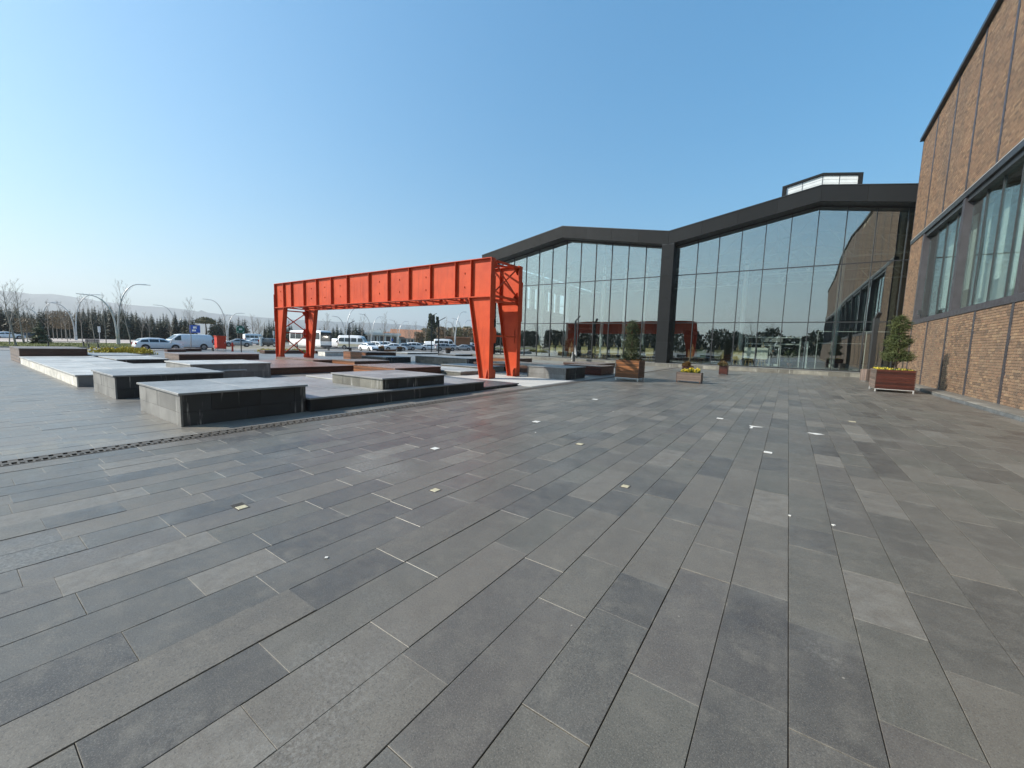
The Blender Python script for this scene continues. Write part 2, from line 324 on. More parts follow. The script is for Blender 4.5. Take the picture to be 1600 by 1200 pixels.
M['easel_wood'] = simple('easel_pine', (.50, .37, .18), .6, var=.12, nscale=6); M['board'] = simple('fibreboard', (.52, .42, .20), .75, var=.1, nscale=4); M['board_green'] = simple('green_board', (.24, .32, .16), .7, var=.08); M['canvas'] = simple('white_canvas', (.76, .77, .70), .8, var=.03); M['board_brown'] = simple('brown_board', (.30, .17, .08), .7)
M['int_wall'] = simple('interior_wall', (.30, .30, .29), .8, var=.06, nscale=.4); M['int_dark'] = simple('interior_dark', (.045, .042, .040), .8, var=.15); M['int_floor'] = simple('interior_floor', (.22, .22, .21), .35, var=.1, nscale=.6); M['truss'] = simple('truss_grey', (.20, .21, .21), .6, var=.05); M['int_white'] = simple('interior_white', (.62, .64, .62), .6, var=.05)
M['roof_metal'] = simple('roof_sheet', (.10, .105, .11), .5, var=.1, nscale=.3)
M['glass'] = make_glass('hall_glass', (.90, .95, .93), (.92, .965, .96), 1.45, .010, .245); M['glass_win'] = make_glass('window_glass', (.88, .95, .93), (.90, .96, .95), 1.45, .006, .19); M['glass_clear'] = make_glass('clear_glass', (.75, .82, .80), (.9, .95, .95), 1.5)
M['lantern'] = simple('translucent_panel', (.62, .66, .66), .3, var=.08, nscale=2)
M['terracotta'] = simple('roof_tiles', (.36, .17, .095), .85, var=.15, nscale=.8); M['render_white'] = simple('white_render', (.66, .65, .60), .8, var=.06, nscale=.6); M['brown_brick'] = simple('brown_brickwork', (.060, .032, .026), .9, var=.2, nscale=1.5)
M['red_box'] = simple('red_paint', (.60, .045, .018), .4, var=.06); M['sign_green'] = simple('sign_green', (.012, .14, .095), .4, var=.04); M['sign_blue'] = simple('sign_blue', (.03, .10, .42), .4, var=.04); M['white'] = simple('white_plastic', (.80, .80, .78), .5, var=.03); M['steel_leg'] = simple('brushed_steel', (.62, .62, .60), .35, metal=.5, var=.05)
M['skin'] = simple('skin', (.45, .27, .19), .6, var=.05); M['cloth_black'] = simple('black_cloth', (.018, .018, .022), .9, var=.2); M['hair'] = simple('dark_hair', (.02, .015, .012), .7); M['yellow_paint'] = simple('yellow_paint', (.70, .50, .05), .6, var=.05)
M['hill'] = simple('hill_scrub', (.020, .032, .030), .95, var=.35, nscale=.003); M['drain'] = simple('cast_grate', (.075, .067, .057), .6, var=.3, nscale=3)
M['town'] = simple('town_render', (.5, .46, .42), .9, var=.2, nscale=.02)

# ================================================================== THE SETTING
# ground sheet to the horizon
g = MB(); g.add([(-8600,-8600,-.12),(8600,-8600,-.12),(8600,8600,-.12),(-8600,8600,-.12)], [(0,1,2,3)])
struct(g.build('ground', M['soil']))
# far part of the plaza, beyond where single slabs can be told apart
plaza = struct(MB().box(-58.5, 6.3, -60, 44.1, -.30, -.022).build('plaza_paving', M['joint']))
fp = MB()
for x0, x1, y0, y1 in ((-58.5, -34.2, -60, 44.1), (-34.2, 6.3, -60, -3.0)): fp.box(x0, x1, y0, y1, -.0219, 0.0)
fp.build('paving_slab', M['far_plaza'], plaza, kind='stuff')
def slab_mesh(W, L, n):
    b = MB(); c = .0022; h = .0025
    b.v = [(0,0,-.03),(W,0,-.03),(W,L,-.03),(0,L,-.03),(0,0,-h),(W,0,-h),(W,L,-h),(0,L,-h),(c,c,0),(W-c,c,0),(W-c,L-c,0),(c,L-c,0)]
    b.f = [(8,9,10,11),(4,5,9,8),(5,6,10,9),(6,7,11,10),(7,4,8,11),(0,1,5,4),(1,2,6,5),(2,3,7,6),(3,0,4,7)]
    return b
def add_uv(m, ends, sides):
    u1 = m.uv_layers.new(name='ends'); u2 = m.uv_layers.new(name='sides')
    vi = [0]*len(m.loops); m.loops.foreach_get('vertex_index', vi)
    u1.data.foreach_set('uv', [c for i in vi for c in ends[i]]); u2.data.foreach_set('uv', [c for i in vi for c in sides[i]])
def set_tone(m, tones):
    a = m.attributes.new('tone', 'FLOAT', 'POINT'); a.data.foreach_set('value', tones)
ROW, GAP = 0.400, 0.0045
LENS = (.58, .8, .8, 1.0, 1.0, 1.2, 1.42)
slabs = []
row0 = -34.242; nrow = int((6.28-row0)/ROW)
rr = random.Random(3)
for i in range(nrow):
    x = row0+i*ROW
    y = -3.0-rr.random()*1.0
    while y < 44.0:
        L = rr.choice(LENS)
        yy = min(y+L, 44.1)
        if not (-9.42 < x+ROW/2 < -9.05):
            slabs.append((x+GAP/2, max(y, -3.0)+.001, ROW-GAP*(.6+.8*rr.random()), yy-max(y, -3.0)-.0018-.0012*rr.random(), L))
        y = yy
def seen(s):
    # share of the picture a slab takes (rough): in front of the camera, inside the frame
    p = Vector((s[0]+s[2]/2, s[1]+s[3]/2, 0))-CAMP; d = p.dot(_f)
    if d < .6: return 0
    px, py = p.dot(_r2)/d*FPX, p.dot(_u2)/d*FPX
    if abs(px) > 850 or py < -660 or py > 60: return 0
    return s[2]*s[3]/d**3
slabs.sort(key=seen, reverse=True)
cache = {}
for s in slabs[:300]:
    L = round(s[3], 2); k = L
    if k not in cache:
        b = slab_mesh(ROW-GAP, L, 0); m = b.mesh('paver'); m.materials.append(M['paver'])
        add_uv(m, [(v[1], L-v[1]) for v in b.v], [(v[0], ROW-GAP-v[0]) for v in b.v]); cache[k] = m
    z = rr.gauss(0, .0012)
    inst('paver', cache[k], (s[0], s[1], z), plaza, (rr.gauss(0, .0011), rr.gauss(0, .0016), rr.gauss(0, .0006)))
big = MB(); e1 = []; e2 = []; tn = []
for s in slabs[300:]:
    b = slab_mesh(s[2], s[3], 0); t_ = rr.random(); z = rr.gauss(0, .0012); a = rr.gauss(0, .0012); c = rr.gauss(0, .0016)
    e1 += [(v[1], s[3]-v[1]) for v in b.v]; e2 += [(v[0], s[2]-v[0]) for v in b.v]; tn += [t_]*12
    big.add([(v[0]+s[0], v[1]+s[1], v[2]+z+(v[1]-s[3]/2)*a+(v[0]-s[2]/2)*c) for v in b.v], b.f)
o = big.build('paver', M['paver'], plaza, kind='stuff'); add_uv(o.data, e1, e2); set_tone(o.data, tn)
# drain channel with slotted grate
dr = empty('drain_channel', (-9.24, 20, 0), 0, 'long slotted metal drain grate running past the stone platforms', 'drain')
MB().box(-9.43, -9.40, -3, 44, -.02, .004).box(-9.09, -9.06, -3, 44, -.02, .004).build('edge_rail', M['drain'], dr, dr)
gb = MB(); y = -3.0; k = 0
while y < 44:
    w = .075
    gb.box(-9.40, -9.09, y, y+.022, -.02, .002)
    off = .0 if k % 2 else .10
    gb.box(-9.39+off, -9.27+off, y+.022, y+w, -.02, .0015); y += w; k += 1
gb.box(-9.262, -9.232, -3, 44, -.02, .003)
gb.build('grate_bar', M['drain'], dr, dr, kind='stuff')
MB().box(-9.40, -9.09, -3, 44, -.0215, -.019).build('channel_floor', M['joint'], dr, dr)

# kerb along the brick wall and the step in front of the glass hall
def kerb(name, x0, x1, y0, y1, h, axis, piece, label=None):
    r = struct(MB().box(x0+.02, x1, y0+.02, y1, -.1, h-.035).build(name, M['joint']))
    rk = random.Random(len(name)+11)
    a, a1 = (y0, y1) if axis == 'y' else (x0, x1)
    while a < a1-.05:
        b = min(a+piece*rk.uniform(.8, 1.2), a1)
        if axis == 'y':
            MB().cbox(x0-.012, x0+.28, a+.003, b-.003, h-.034, h, .006).build('cap_stone', M['kerb'], r)
            MB().box(x0, x0+.03, a+.004, b-.004, -.05, h-.036).build('face_stone', M['kerb_face'], r)
        else:
            MB().cbox(a+.003, b-.003, y0-.015, y0+.34, h-.04, h, .006).build('cap_stone', M['kerb'], r)
            MB().box(a+.004, b-.004, y0, y0+.03, -.05, h-.042).build('face_stone', M['side_tan'], r)
        a = b
    return r
kb = kerb('kerb', 6.22, 7.0, 8, 42.9, .15, 'y', 1.05)
MB().box(6.505, 7.0, 8, 42.9, .10, .146).build('kerb_top', M['kerb'], kb)
ks = kerb('step', -37.6, 8.0, 44.1, 46.0, .37, 'x', 1.25)
MB().box(-37.6, 8.0, 44.445, 46.0, .30, .366).build('step_top', M['kerb'], ks)
struct(MB().box(6.3, 8, 42.9, 44.1, -.1, .002).build('corner_paving', M['far_plaza']))

# street side: footway kerb, parking, road, lawn
struct(MB().box(-59.3, -58.5, -60, 60, -.12, .03).build('footway_kerb', M['kerb']))
struct(MB().box(-69.5, -59.3, -60, 160, -.12, -.06).build('parking_lane', M['asphalt']))
struct(MB().box(-120, -30, 48, 200, -.12, -.062).build('car_park', M['asphalt']))
struct(MB().box(-190, -100, -80, 48, -.12, -.05).build('road', M['road']))
struct(MB().box(-70.1, -69.5, -60, 20, -.12, .05).build('lawn_kerb', M['kerb']))
lawn = MB(); lr = random.Random(5)
lawn.box(-97, -70.1, -60, 20, -.12, .03)
o = lawn.build('lawn', M['grass']); struct(o)
gm = MB()
for _ in range(9000):
    x = -70.2-26*lr.random()**1.3; y = lr.uniform(-6, 20); h = lr.uniform(.05, .13); a = lr.random()*pi; w = .03
    gm.add([(x-w*cos(a), y-w*sin(a), .03), (x+w*cos(a), y+w*sin(a), .03), (x+lr.gauss(0,.03), y+lr.gauss(0,.03), .03+h)], [(0,1,2)])
tag(gm.build('grass', M['grass']), 'short yellow-green grass on the lawn beside the parked white hatchback', 'grass', kind='stuff')
struct(MB().box(-100, -97, -60, 40, -.12, .0).build('path', M['concrete']))
# far verge strips beyond the road
struct(MB().box(-230, -190, -80, 120, -.12, .06).build('verge', M['grass']))

# hills on the horizon, silhouette as an elevation over azimuth
def azel(px, py):
    d = _r2*(px-800)+_u2*(600-py)+_f*FPX; return atan2(d.x, d.y), math.atan2(d.z, hypot(d.x, d.y))
prof = [(-900, 470), (-500, 440), (-200, 446), (-60, 450), (0, 454), (40, 458), (90, 460), (112, 463), (140, 468), (200, 476), (260, 480), (330, 489), (400, 495), (470, 500), (540, 503), (600, 505), (660, 509), (740, 516), (820, 524), (950, 531), (1150, 540)]
pts = [azel(*p) for p in prof]
hm = MB(); NA = 170; rows = [(0.0, 4300), (.35, 4900), (.72, 5500), (1.0, 6100), (.9, 6900)]
ha = random.Random(8); a0, a1 = pts[0][0], pts[-1][0]
def elev(a):
    for (p, e), (q, f) in zip(pts, pts[1:]):
        if p <= a <= q: return e+(f-e)*(a-p)/(q-p)
    return pts[-1][1]
jit = [[ha.gauss(0, 1) for _ in range(NA+1)] for _ in rows]
for i in range(NA+1):
    a = a0+(a1-a0)*i/NA; e = elev(a)
    for j, (k, d) in enumerate(rows):
        h = 1.95+math.tan(max(e, .0015))*6100*k
        if 0 < j < 3: h *= 1+.14*jit[j][i]*.5+.18*sin(i*.35+j)
        if j == 3: h += jit[j][i]*3
        dd = d*(1+.03*sin(i*.5+j))if j != 3 else d
        hm.v.append((sin(a)*dd, cos(a)*dd, h if j else -.2))
n = len(rows)
for i in range(NA):
    for j in range(n-1): hm.f.append((i*n+j, (i+1)*n+j, (i+1)*n+j+1, i*n+j+1))
struct(hm.build('hills', M['hill'], smooth=True))

# ================================================================== GLASS HALL
hall = empty('glass_hall', (-11, 46, 0), 0, 'dark framed glass hall with a folded gable roofline', 'building')
YF, YG, YB = 44.4, 45.8, 82.0
PK1, PK2, VAL0, VAL1, VAL2 = -23.72, 1.22, -36.2, -11.23, 13.7
def ztop(x):
    for a, b in ((VAL0, PK1), (VAL1, PK1), (VAL1, PK2), (VAL2, PK2)):
        lo, hi = min(a, b), max(a, b)
        if lo <= x <= hi: return 14.05+(16.27-14.05)*(1-abs(x-b)/abs(a-b))
    return 14.05
def zund(x): return ztop(x)-1.30
# fascia panels: one folded slope at a time, split at sheet joints
xs = [VAL0, -33.1, -30.0, -26.9, PK1, -20.6, -17.5, -14.4, VAL1, -8.1, -5.0, -1.9, PK2, 4.3, 7.5, 10.6, VAL2]
for a, b in zip(xs, xs[1:]):
    q = .006
    MB().prism([(a+q, zund(a+q)), (b-q, zund(b-q)), (b-q, ztop(b-q)), (a+q, ztop(a+q))], YF, YF+.10).build('fascia_panel', M['clad'], hall, hall)
    MB().prism([(a, ztop(a)+.002), (b, ztop(b)+.002), (b, ztop(b)+.07), (a, ztop(a)+.07)], YF-.04, YF+.35).build('roof_trim', M['frame'], hall, hall)
    MB().prism([(a, zund(a)+.004), (b, zund(b)+.004), (b, zund(b)+.06), (a, zund(a)+.06)], YF+.10, YG+.3).build('soffit_panel', M['frame'], hall, hall)
    MB().prism([(a, zund(a)+.07), (b, zund(b)+.07), (b, ztop(b)-.01), (a, ztop(a)-.01)], YF+.11, YF+.2).build('fascia_backing', M['frame'], hall, hall)
    MB().prism([(a, ztop(a)-.25), (b, ztop(b)-.25), (b, ztop(b)-.02), (a, ztop(a)-.02)], YF+.36, YB).build('roof_sheet', M['roof_metal'], hall, hall)
# cladding columns at the valleys
for cx in (VAL0, VAL1, VAL2):
    z = .37
    for zz in (2.6, 4.85, 7.2, 9.6, 11.4, 12.72):
        MB().box(cx-.62, cx+.60, YF, YG+.1, z+.006, zz-.006).build('column_panel', M['clad'], hall, hall); z = zz
    MB().box(cx-.60, cx+.58, YF+.03, YG+.08, .37, 13.0).build('column_core', M['frame'], hall, hall)
T1, T2 = 4.70, 9.72
bays = [(VAL0+.60, VAL1-.62, [PK1+1.97*k for k in range(-6, 7)]), (VAL1+.60, VAL2-.62, [PK2+.04+1.965*k for k in range(-6, 7)])]
for xa, xb, ms in bays:
    ms = [x for x in ms if xa+.3 < x < xb-.3]
    for x in ms:
        MB().box(x-.035, x+.035, YG-.10, YG+.12, .37, zund(x)-.0).build('mullion', M['frame'], hall, hall)
    ed = [xa]+ms+[xb]
    for a, b in zip(ed, ed[1:]):
        for zz in (T1, T2):
            MB().box(a+.036, b-.036, YG-.07, YG+.10, zz-.04, zz+.04).build('transom', M['frame'], hall, hall)
        MB().box(a+.036, b-.036, YG-.06, YG+.10, .37, .47).build('sill', M['frame'], hall, hall)
        pa, pb = a+.03, b-.03; ym = [pa, pb]
        if pa < PK1 < pb or pa < PK2 < pb: ym = [pa, PK1 if pa < PK1 < pb else PK2, pb]
        for z0, z1 in ((.46, T1-.03), (T1+.03, T2-.03)):
            MB().box(pa, pb, YG-.012, YG+.012, z0, z1).build('pane', M['glass'], hall, hall)
        MB().prism([(pa, T2+.03), (pb, T2+.03)]+[(x, zund(x)-.10) for x in reversed(ym)], YG-.012, YG+.012).build('pane', M['glass'], hall, hall)
        MB().prism([(a, zund(a)-.12), (b, zund(b)-.12)]+[(x, zund(x)+.0) for x in ((b, PK1, a) if a < PK1 < b else (b, PK2, a) if a < PK2 < b else (b, a))], YG-.08, YG+.11).build('head_frame', M['frame'], hall, hall)
# roof lantern above the right gable
la = MB(); LX = (-1.66, -.20, PK2, 2.64, 3.92)
lz = lambda x: 16.83+(17.43-16.83)*(1-abs(x-PK2)/(PK2+1.66)) if x < PK2 else 17.43-(17.43-16.92)*(x-PK2)/(3.92-PK2)
lant = la.prism([(-1.66, ztop(-1.66)-.1), (PK2, ztop(PK2)-.1), (3.92, ztop(3.92)-.1), (3.92, lz(3.92)), (PK2, lz(PK2)), (-1.66, lz(-1.66))], YF+.62, YF+1.6).build('roof_lantern', M['clad'], hall, hall)
for a, b in ((-1.66, PK2), (PK2, 3.92)):
    MB().prism([(a, lz(a)-.16), (b, lz(b)-.16), (b, lz(b)+.02), (a, lz(a)+.02)], YF+.42, YF+.66).build('lantern_head', M['clad'], lant, hall)
for x in (-1.66, 3.62): MB().box(x, x+.30, YF+.43, YF+.65, ztop(x+.15)-.05, lz(x+.15)-.10).build('lantern_jamb', M['clad'], lant, hall)
for a, b in zip((-1.33, -.16, PK2+.02, 2.40), (-.20, PK2-.02, 2.36, 3.60)):
    MB().prism([(a, ztop(a)+.08), (b, ztop(b)+.08), (b, lz(b)-.18), (a, lz(a)-.18)], YF+.56, YF+.60).build('lantern_pane', M['lantern'], lant, hall)
for x in (-.18, PK2, 2.38): MB().box(x-.02, x+.02, YF+.54, YF+.61, ztop(x)+.06, lz(x)-.15).build('lantern_bar', M['frame'], lant, hall)
for x0, x1 in ((-1.36, PK2), (PK2, 3.62)):
    for k in (.33, .66):
        za = ztop(x0)+.08+(lz(x0)-ztop(x0)-.26)*k; zb = ztop(x1)+.08+(lz(x1)-ztop(x1)-.26)*k
        MB().bar((x0, YF+.552, za), (x1, YF+.552, zb), .012, .03).build('lantern_rail', M['galv'], lant, hall)
# interior: floor, side and back walls with tall window openings, columns, roof trusses
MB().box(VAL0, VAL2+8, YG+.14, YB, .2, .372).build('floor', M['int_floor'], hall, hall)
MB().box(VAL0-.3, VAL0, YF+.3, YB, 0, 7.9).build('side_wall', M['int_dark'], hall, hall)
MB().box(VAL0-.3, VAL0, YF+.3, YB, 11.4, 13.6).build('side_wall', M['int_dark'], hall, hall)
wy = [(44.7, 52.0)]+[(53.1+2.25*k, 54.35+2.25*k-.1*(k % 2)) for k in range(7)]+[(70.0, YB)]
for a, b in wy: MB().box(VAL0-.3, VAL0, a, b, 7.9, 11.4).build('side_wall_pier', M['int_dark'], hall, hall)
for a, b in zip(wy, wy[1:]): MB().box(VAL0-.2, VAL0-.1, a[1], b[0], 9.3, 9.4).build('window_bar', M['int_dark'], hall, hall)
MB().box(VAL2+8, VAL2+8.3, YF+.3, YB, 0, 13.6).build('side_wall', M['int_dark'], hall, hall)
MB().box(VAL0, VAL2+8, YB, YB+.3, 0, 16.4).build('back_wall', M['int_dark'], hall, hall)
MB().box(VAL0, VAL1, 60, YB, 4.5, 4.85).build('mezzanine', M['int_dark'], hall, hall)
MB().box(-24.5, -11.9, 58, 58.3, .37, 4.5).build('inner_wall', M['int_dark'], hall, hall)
for cx, cy in ((-27, 53), (-22, 54), (-19.5, 56), (-16.5, 55), (-32, 54), (-5, 57), (4, 56)):
    MB().lathe([(.24, 0), (.24, 12.5)], 14, (cx, cy), .372).build('column', M['int_white'], hall, hall, smooth=False)
for y in (50.5, 58, 66):
    for a, b, c in ((VAL0, PK1, VAL1), (VAL1, PK2, VAL2)):
        tr = MB(); tr.bar((a, y, 11.2), (c, y, 11.2), .16).bar((a, y, 13.5), (b, y, 15.7), .16).bar((b, y, 15.7), (c, y, 13.5), .16)
        for k in range(1, 8):
            x = a+(c-a)*k/8; zt = 13.5+2.2*(1-abs(x-b)/(b-a)); tr.bar((x, y, 11.2), (x, y, zt), .08)
            x2 = a+(c-a)*(k+(.5 if k < 4 else -.5))/8; tr.bar((x, y, 11.2), (a+(c-a)*(k+(1 if k < 4 else -1))/8, y, 13.5+2.2*(1-abs(a+(c-a)*(k+(1 if k < 4 else -1))/8-b)/(b-a))), .08)
        tr.build('roof_truss', M['truss'], hall, hall)
# entrance lobby box inside the hall
lob = empty('entrance_lobby', (-1.6, 52, .372), 0, 'white framed glass entrance lobby inside the hall behind the white canvases', 'lobby')
f = MB(); X0, X1, Y0, Z1 = -4.05, .95, 52, 3.45
for x in (X0, -2.45, -.75, X1): f.box(x-.05, x+.05, Y0-.05, Y0+.05, .372, Z1)
for z in (2.75, Z1): f.box(X0-.05, X1+.05, Y0-.06, Y0+.06, z-.06, z+.06)
for x in (X0, X1): f.box(x-.05, x+.05, Y0+.06, Y0+2.5, Z1-.06, Z1+.06); f.box(x-.05, x+.05, Y0+2.4, Y0+2.5, .372, Z1-.07)
f.build('frame', M['int_white'], lob, lob)
for a, b in ((X0, -2.45), (-.75, X1)): MB().box(a+.06, b-.06, Y0-.01, Y0+.01, .40, 2.68).build('pane', M['glass_clear'], lob, lob)
d_ = MB().box(-2.38, -1.62, Y0-.03, Y0+.03, .385, 2.66).build('door', M['int_white'], lob, lob); MB().box(-2.28, -1.72, Y0-.036, Y0+.036, .6, 2.5).build('door_pane', M['car_glass'], d_, lob)
d_ = MB().box(-1.58, -.82, Y0-.03, Y0+.03, .385, 2.66).build('door', M['int_white'], lob, lob); MB().box(-1.48, -.92, Y0-.036, Y0+.036, .6, 2.5).build('door_pane', M['car_glass'], d_, lob)
MB().box(-2.6, -.6, Y0-.3, Y0-.07, 2.95, 3.4).build('sign_panel', M['int_wall'], lob, lob)
# metal handrail frame inside, right bay
rl = empty('handrail_frame', (3.9, 47.5, .372), 0, 'thin white metal rail frame behind the glass left of the black lamp post', 'rail')
r_ = MB()
for z in (3.94, 2.86): r_.bar((2.1, 47.5, z), (7.2 if z > 3 else 5.6, 47.5, z), .05)
for x in (2.15, 5.6): r_.bar((x, 47.5, .372), (x, 47.5, 3.97), .05)
r_.build('rail', M['int_white'], rl, rl)
# pale advertising post inside
ap = empty('advert_post', (1.35, 47.6, .372), 0, 'narrow pale vertical totem standing behind the glass beside the lobby', 'totem')
MB().box(1.20, 1.5, 47.5, 47.7, .44, 3.0).build('panel', M['lantern'], ap, ap); MB().box(.9, 1.8, 47.3, 47.9, .372, .44).build('base', M['int_white'], ap, ap)

# ================================================================== BRICK BUILDING
bw = empty('brick_building', (7.02, 30, 0), 0, 'long brown brick building with dark steel strips and a window band', 'building')
WX, Y0W, Y1W = 7.02, -40.0, 42.85
def zroof(y):
    return 17.93+(42.85-y)*.075 if y > 6 else 17.93+36.85*.075-(6-y)*.075
WZ0, WZ1 = 4.40, 10.03        # glazing band
MB().prism([(Y0W, 0), (Y1W, 0), (Y1W, 4.12), (Y0W, 4.12)], WX+.012, WX+.4, 'x').build('wall', M['mortar'], bw, bw)
MB().prism([(Y0W, 10.5), (Y1W, 10.5), (Y1W, zroof(Y1W)-.1), (6, zroof(6)-.1), (Y0W, zroof(Y0W)-.1)], WX+.012, WX+.4, 'x').build('wall', M['mortar'], bw, bw)
MB().box(WX+.012, WX+.4, 39.3, Y1W, 4.12, 10.5).build('wall', M['mortar'], bw, bw)
MB().box(WX+.02, 30, Y1W-.3, Y1W-.012, 0, zroof(Y1W)-.12).build('end_wall', M['brick'], bw, bw)
MB().prism([(Y0W, zroof(Y0W)-.1), (Y0W, zroof(Y0W)+.12), (6, zroof(6)+.12), (Y1W+.15, zroof(Y1W)+.12), (Y1W+.15, zroof(Y1W)-.1), (6, zroof(6)-.1)], WX-.22, WX+.5, 'x').build('roof_trim', M['frame'], bw, bw)
MB().prism([(Y0W, zroof(Y0W)-.3), (6, zroof(6)-.3), (Y1W, zroof(Y1W)-.3), (Y1W, zroof(Y1W)-.12), (6, zroof(6)-.12), (Y0W, zroof(Y0W)-.12)], WX+.41, 30, 'x').build('roof_sheet', M['roof_metal'], bw, bw)
MB().prism([(Y0W, .1), (17.49, .1), (17.49, 4.095), (Y0W, 4.095)], WX-.014, WX+.011, 'x').build('brickwork', M['far_brick'], bw, bw)
MB().prism([(Y0W, 10.61), (17.49, 10.61), (17.49, zroof(17.49)-.11), (6, zroof(6)-.11), (Y0W, zroof(Y0W)-.11)], WX-.014, WX+.011, 'x').build('brickwork', M['far_brick'], bw, bw)
# steel strips and window frame
STR = [39.3-3.86*k for k in range(0, 21)]
for y in STR:
    MB().box(WX-.035, WX+.05, y-.11, y+.11, .146, 4.10).build('steel_strip', M['strip'], bw, bw)
    MB().box(WX-.035, WX+.05, y-.10, y+.10, 10.56, zroof(y)-.08).build('steel_strip', M['strip'], bw, bw)
MB().box(WX-.03, WX+.06, Y1W-.02, Y1W+.03, .15, zroof(Y1W)-.1).build('corner_strip', M['strip'], bw, bw)
MB().box(WX-.06, WX+.30, Y0W, 39.42, 4.10, 4.40).build('window_sill', M['strip'], bw, bw)
MB().box(WX-.06, WX+.30, Y0W, Y1W, 10.28, 10.56).build('window_head', M['frame'], bw, bw)
MB().box(WX-.075, WX+.25, Y0W, Y1W, 10.562, 10.60).build('head_flashing', M['galv'], bw, bw)
MB().box(WX+.05, WX+.36, Y0W, 39.3, 10.03, 10.278).build('window_head', M['frame'], bw, bw)
GX = WX+.30
for k, y in enumerate(STR):
    if k % 2 == 0:
        MB().box(WX-.03, WX+.34, y-.26, y+.10, 4.402, 10.278).build('window_post', M['strip'], bw, bw)
nx = 0
for k in range(0, len(STR)-2, 2):
    ya, yb = STR[k]-.26, STR[k+2]+.10          # ya > yb
    n = 4; st = (ya-yb)/n
    wnd = MB().box(GX+.02, GX+.05, yb, ya, 4.402, 4.46).build('window', M['frame'], bw, bw)
    for j in range(n):
        a, b = ya-st*(j+1), ya-st*j
        MB().box(GX-.012, GX+.012, a+.03, b-.03, 4.44, 10.03).build('pane', M['glass_win'], wnd, bw)
        if j: MB().box(GX-.05, GX+.06, b-.028, b+.028, 4.402, 10.03).build('mullion', M['frame'], wnd, bw)
        if ya > 14:
            MB().box(GX+.75+.02*(j % 2), GX+.79+.02*(j % 2), a+.10, a+.10+st*.52, 5.1+.35*((j*7+k) % 3), 9.95).build('blind', M['int_white'], wnd, bw)
MB().box(WX+2.5, WX+2.6, Y0W, Y1W-.4, .2, 10.4).build('inner_wall', M['int_wall'], bw, bw)
MB().box(WX+.42, WX+2.5, Y0W, Y1W-.4, 3.9, 4.1).build('inner_floor', M['int_floor'], bw, bw)
# bricks: courses of long bricks with recessed joints
BL, BH, JT = .33, .116, .022
bm = MB().box(0, .03, 0, BL-JT, 0, BH-JT).mesh('brick'); bm.materials.append(M['brick'])
brs = []; bk = random.Random(21)
def in_strip(y0, y1): return any(y0 < s+.11 and y1 > s-.11 for s in STR)
def course(z, ya, yb, off):
    y = ya-off
    while y < yb:
        a, b = max(y, ya), min(y+BL-JT, yb)
        # cut at the strips
        segs = [(a, b)]
        for s in STR:
            ns = []
            for p, q in segs:
                if q <= s-.11 or p >= s+.11: ns.append((p, q)); continue
                if p < s-.11: ns.append((p, s-.112))
                if q > s+.11: ns.append((s+.112, q))
            segs = ns
        for p, q in segs:
            if q-p > .04: brs.append((p, q, z))
        y += BL
z = .15; i = 0
while z < 18.9:
    off = (0, .165, .08, .25)[i % 4]+bk.uniform(-.02, .02)
    if z+BH < 4.12: course(z, 17.5, Y1W, off)
    elif z < 10.58: 
        if z < 10.28: course(z, 39.42, Y1W, off)
    else:
        ye = Y1W if z+BH < zroof(Y1W)-.1 else Y1W-(z+BH-zroof(Y1W)+.1)/.075
        if ye > 20: course(z, 17.5, ye, off)
    z += BH; i += 1
# the 300 that show largest: full bricks low and near the frame edge
def bs(b):
    p = Vector((WX, (b[0]+b[1])/2, b[2]))-CAMP; d = p.dot(_f); px = p.dot(_r2)/d*FPX; py = p.dot(_u2)/d*FPX
    if px > 800 or abs(py) > 600: return 0
    return (b[1]-b[0])/d**2*abs(p.x/p.length)*(1 if b[1]-b[0] > BL-JT-.002 else 0)
brs.sort(key=bs, reverse=True)
for p, q, z in brs[:300]:
    inst('brick', bm, (WX-.012-bk.random()*.006-bw.location.x, p-bw.location.y, z), bw)
bb = MB(); tn = []
for p, q, z in brs[300:]:
    j = bk.random()*.007; x = WX-.012-j
    bb.add([(x,p,z),(x,q,z),(x,q,z+BH-JT),(x,p,z+BH-JT),(WX+.02,p,z),(WX+.02,q,z),(WX+.02,q,z+BH-JT),(WX+.02,p,z+BH-JT)], [(0,3,2,1),(0,1,5,4),(2,3,7,6),(1,2,6,5),(3,0,4,7)])
    tn += [bk.random()]*8
o = bb.build('brick', M['brick'], bw, bw, kind='stuff'); set_tone(o.data, tn)
# small floodlight on the sill
fl = empty('floodlight', (6.9, 36.9, 4.4), 0, 'small black floodlight on the window sill of the brick building', 'floodlight')
MB().box(6.78, 6.92, 36.75, 37.05, 4.62, 4.92).build('housing', M['post_black'], fl, fl); MB().bar((6.9, 36.9, 4.40), (6.9, 36.9, 4.66), .05).build('bracket', M['post_black'], fl, fl)

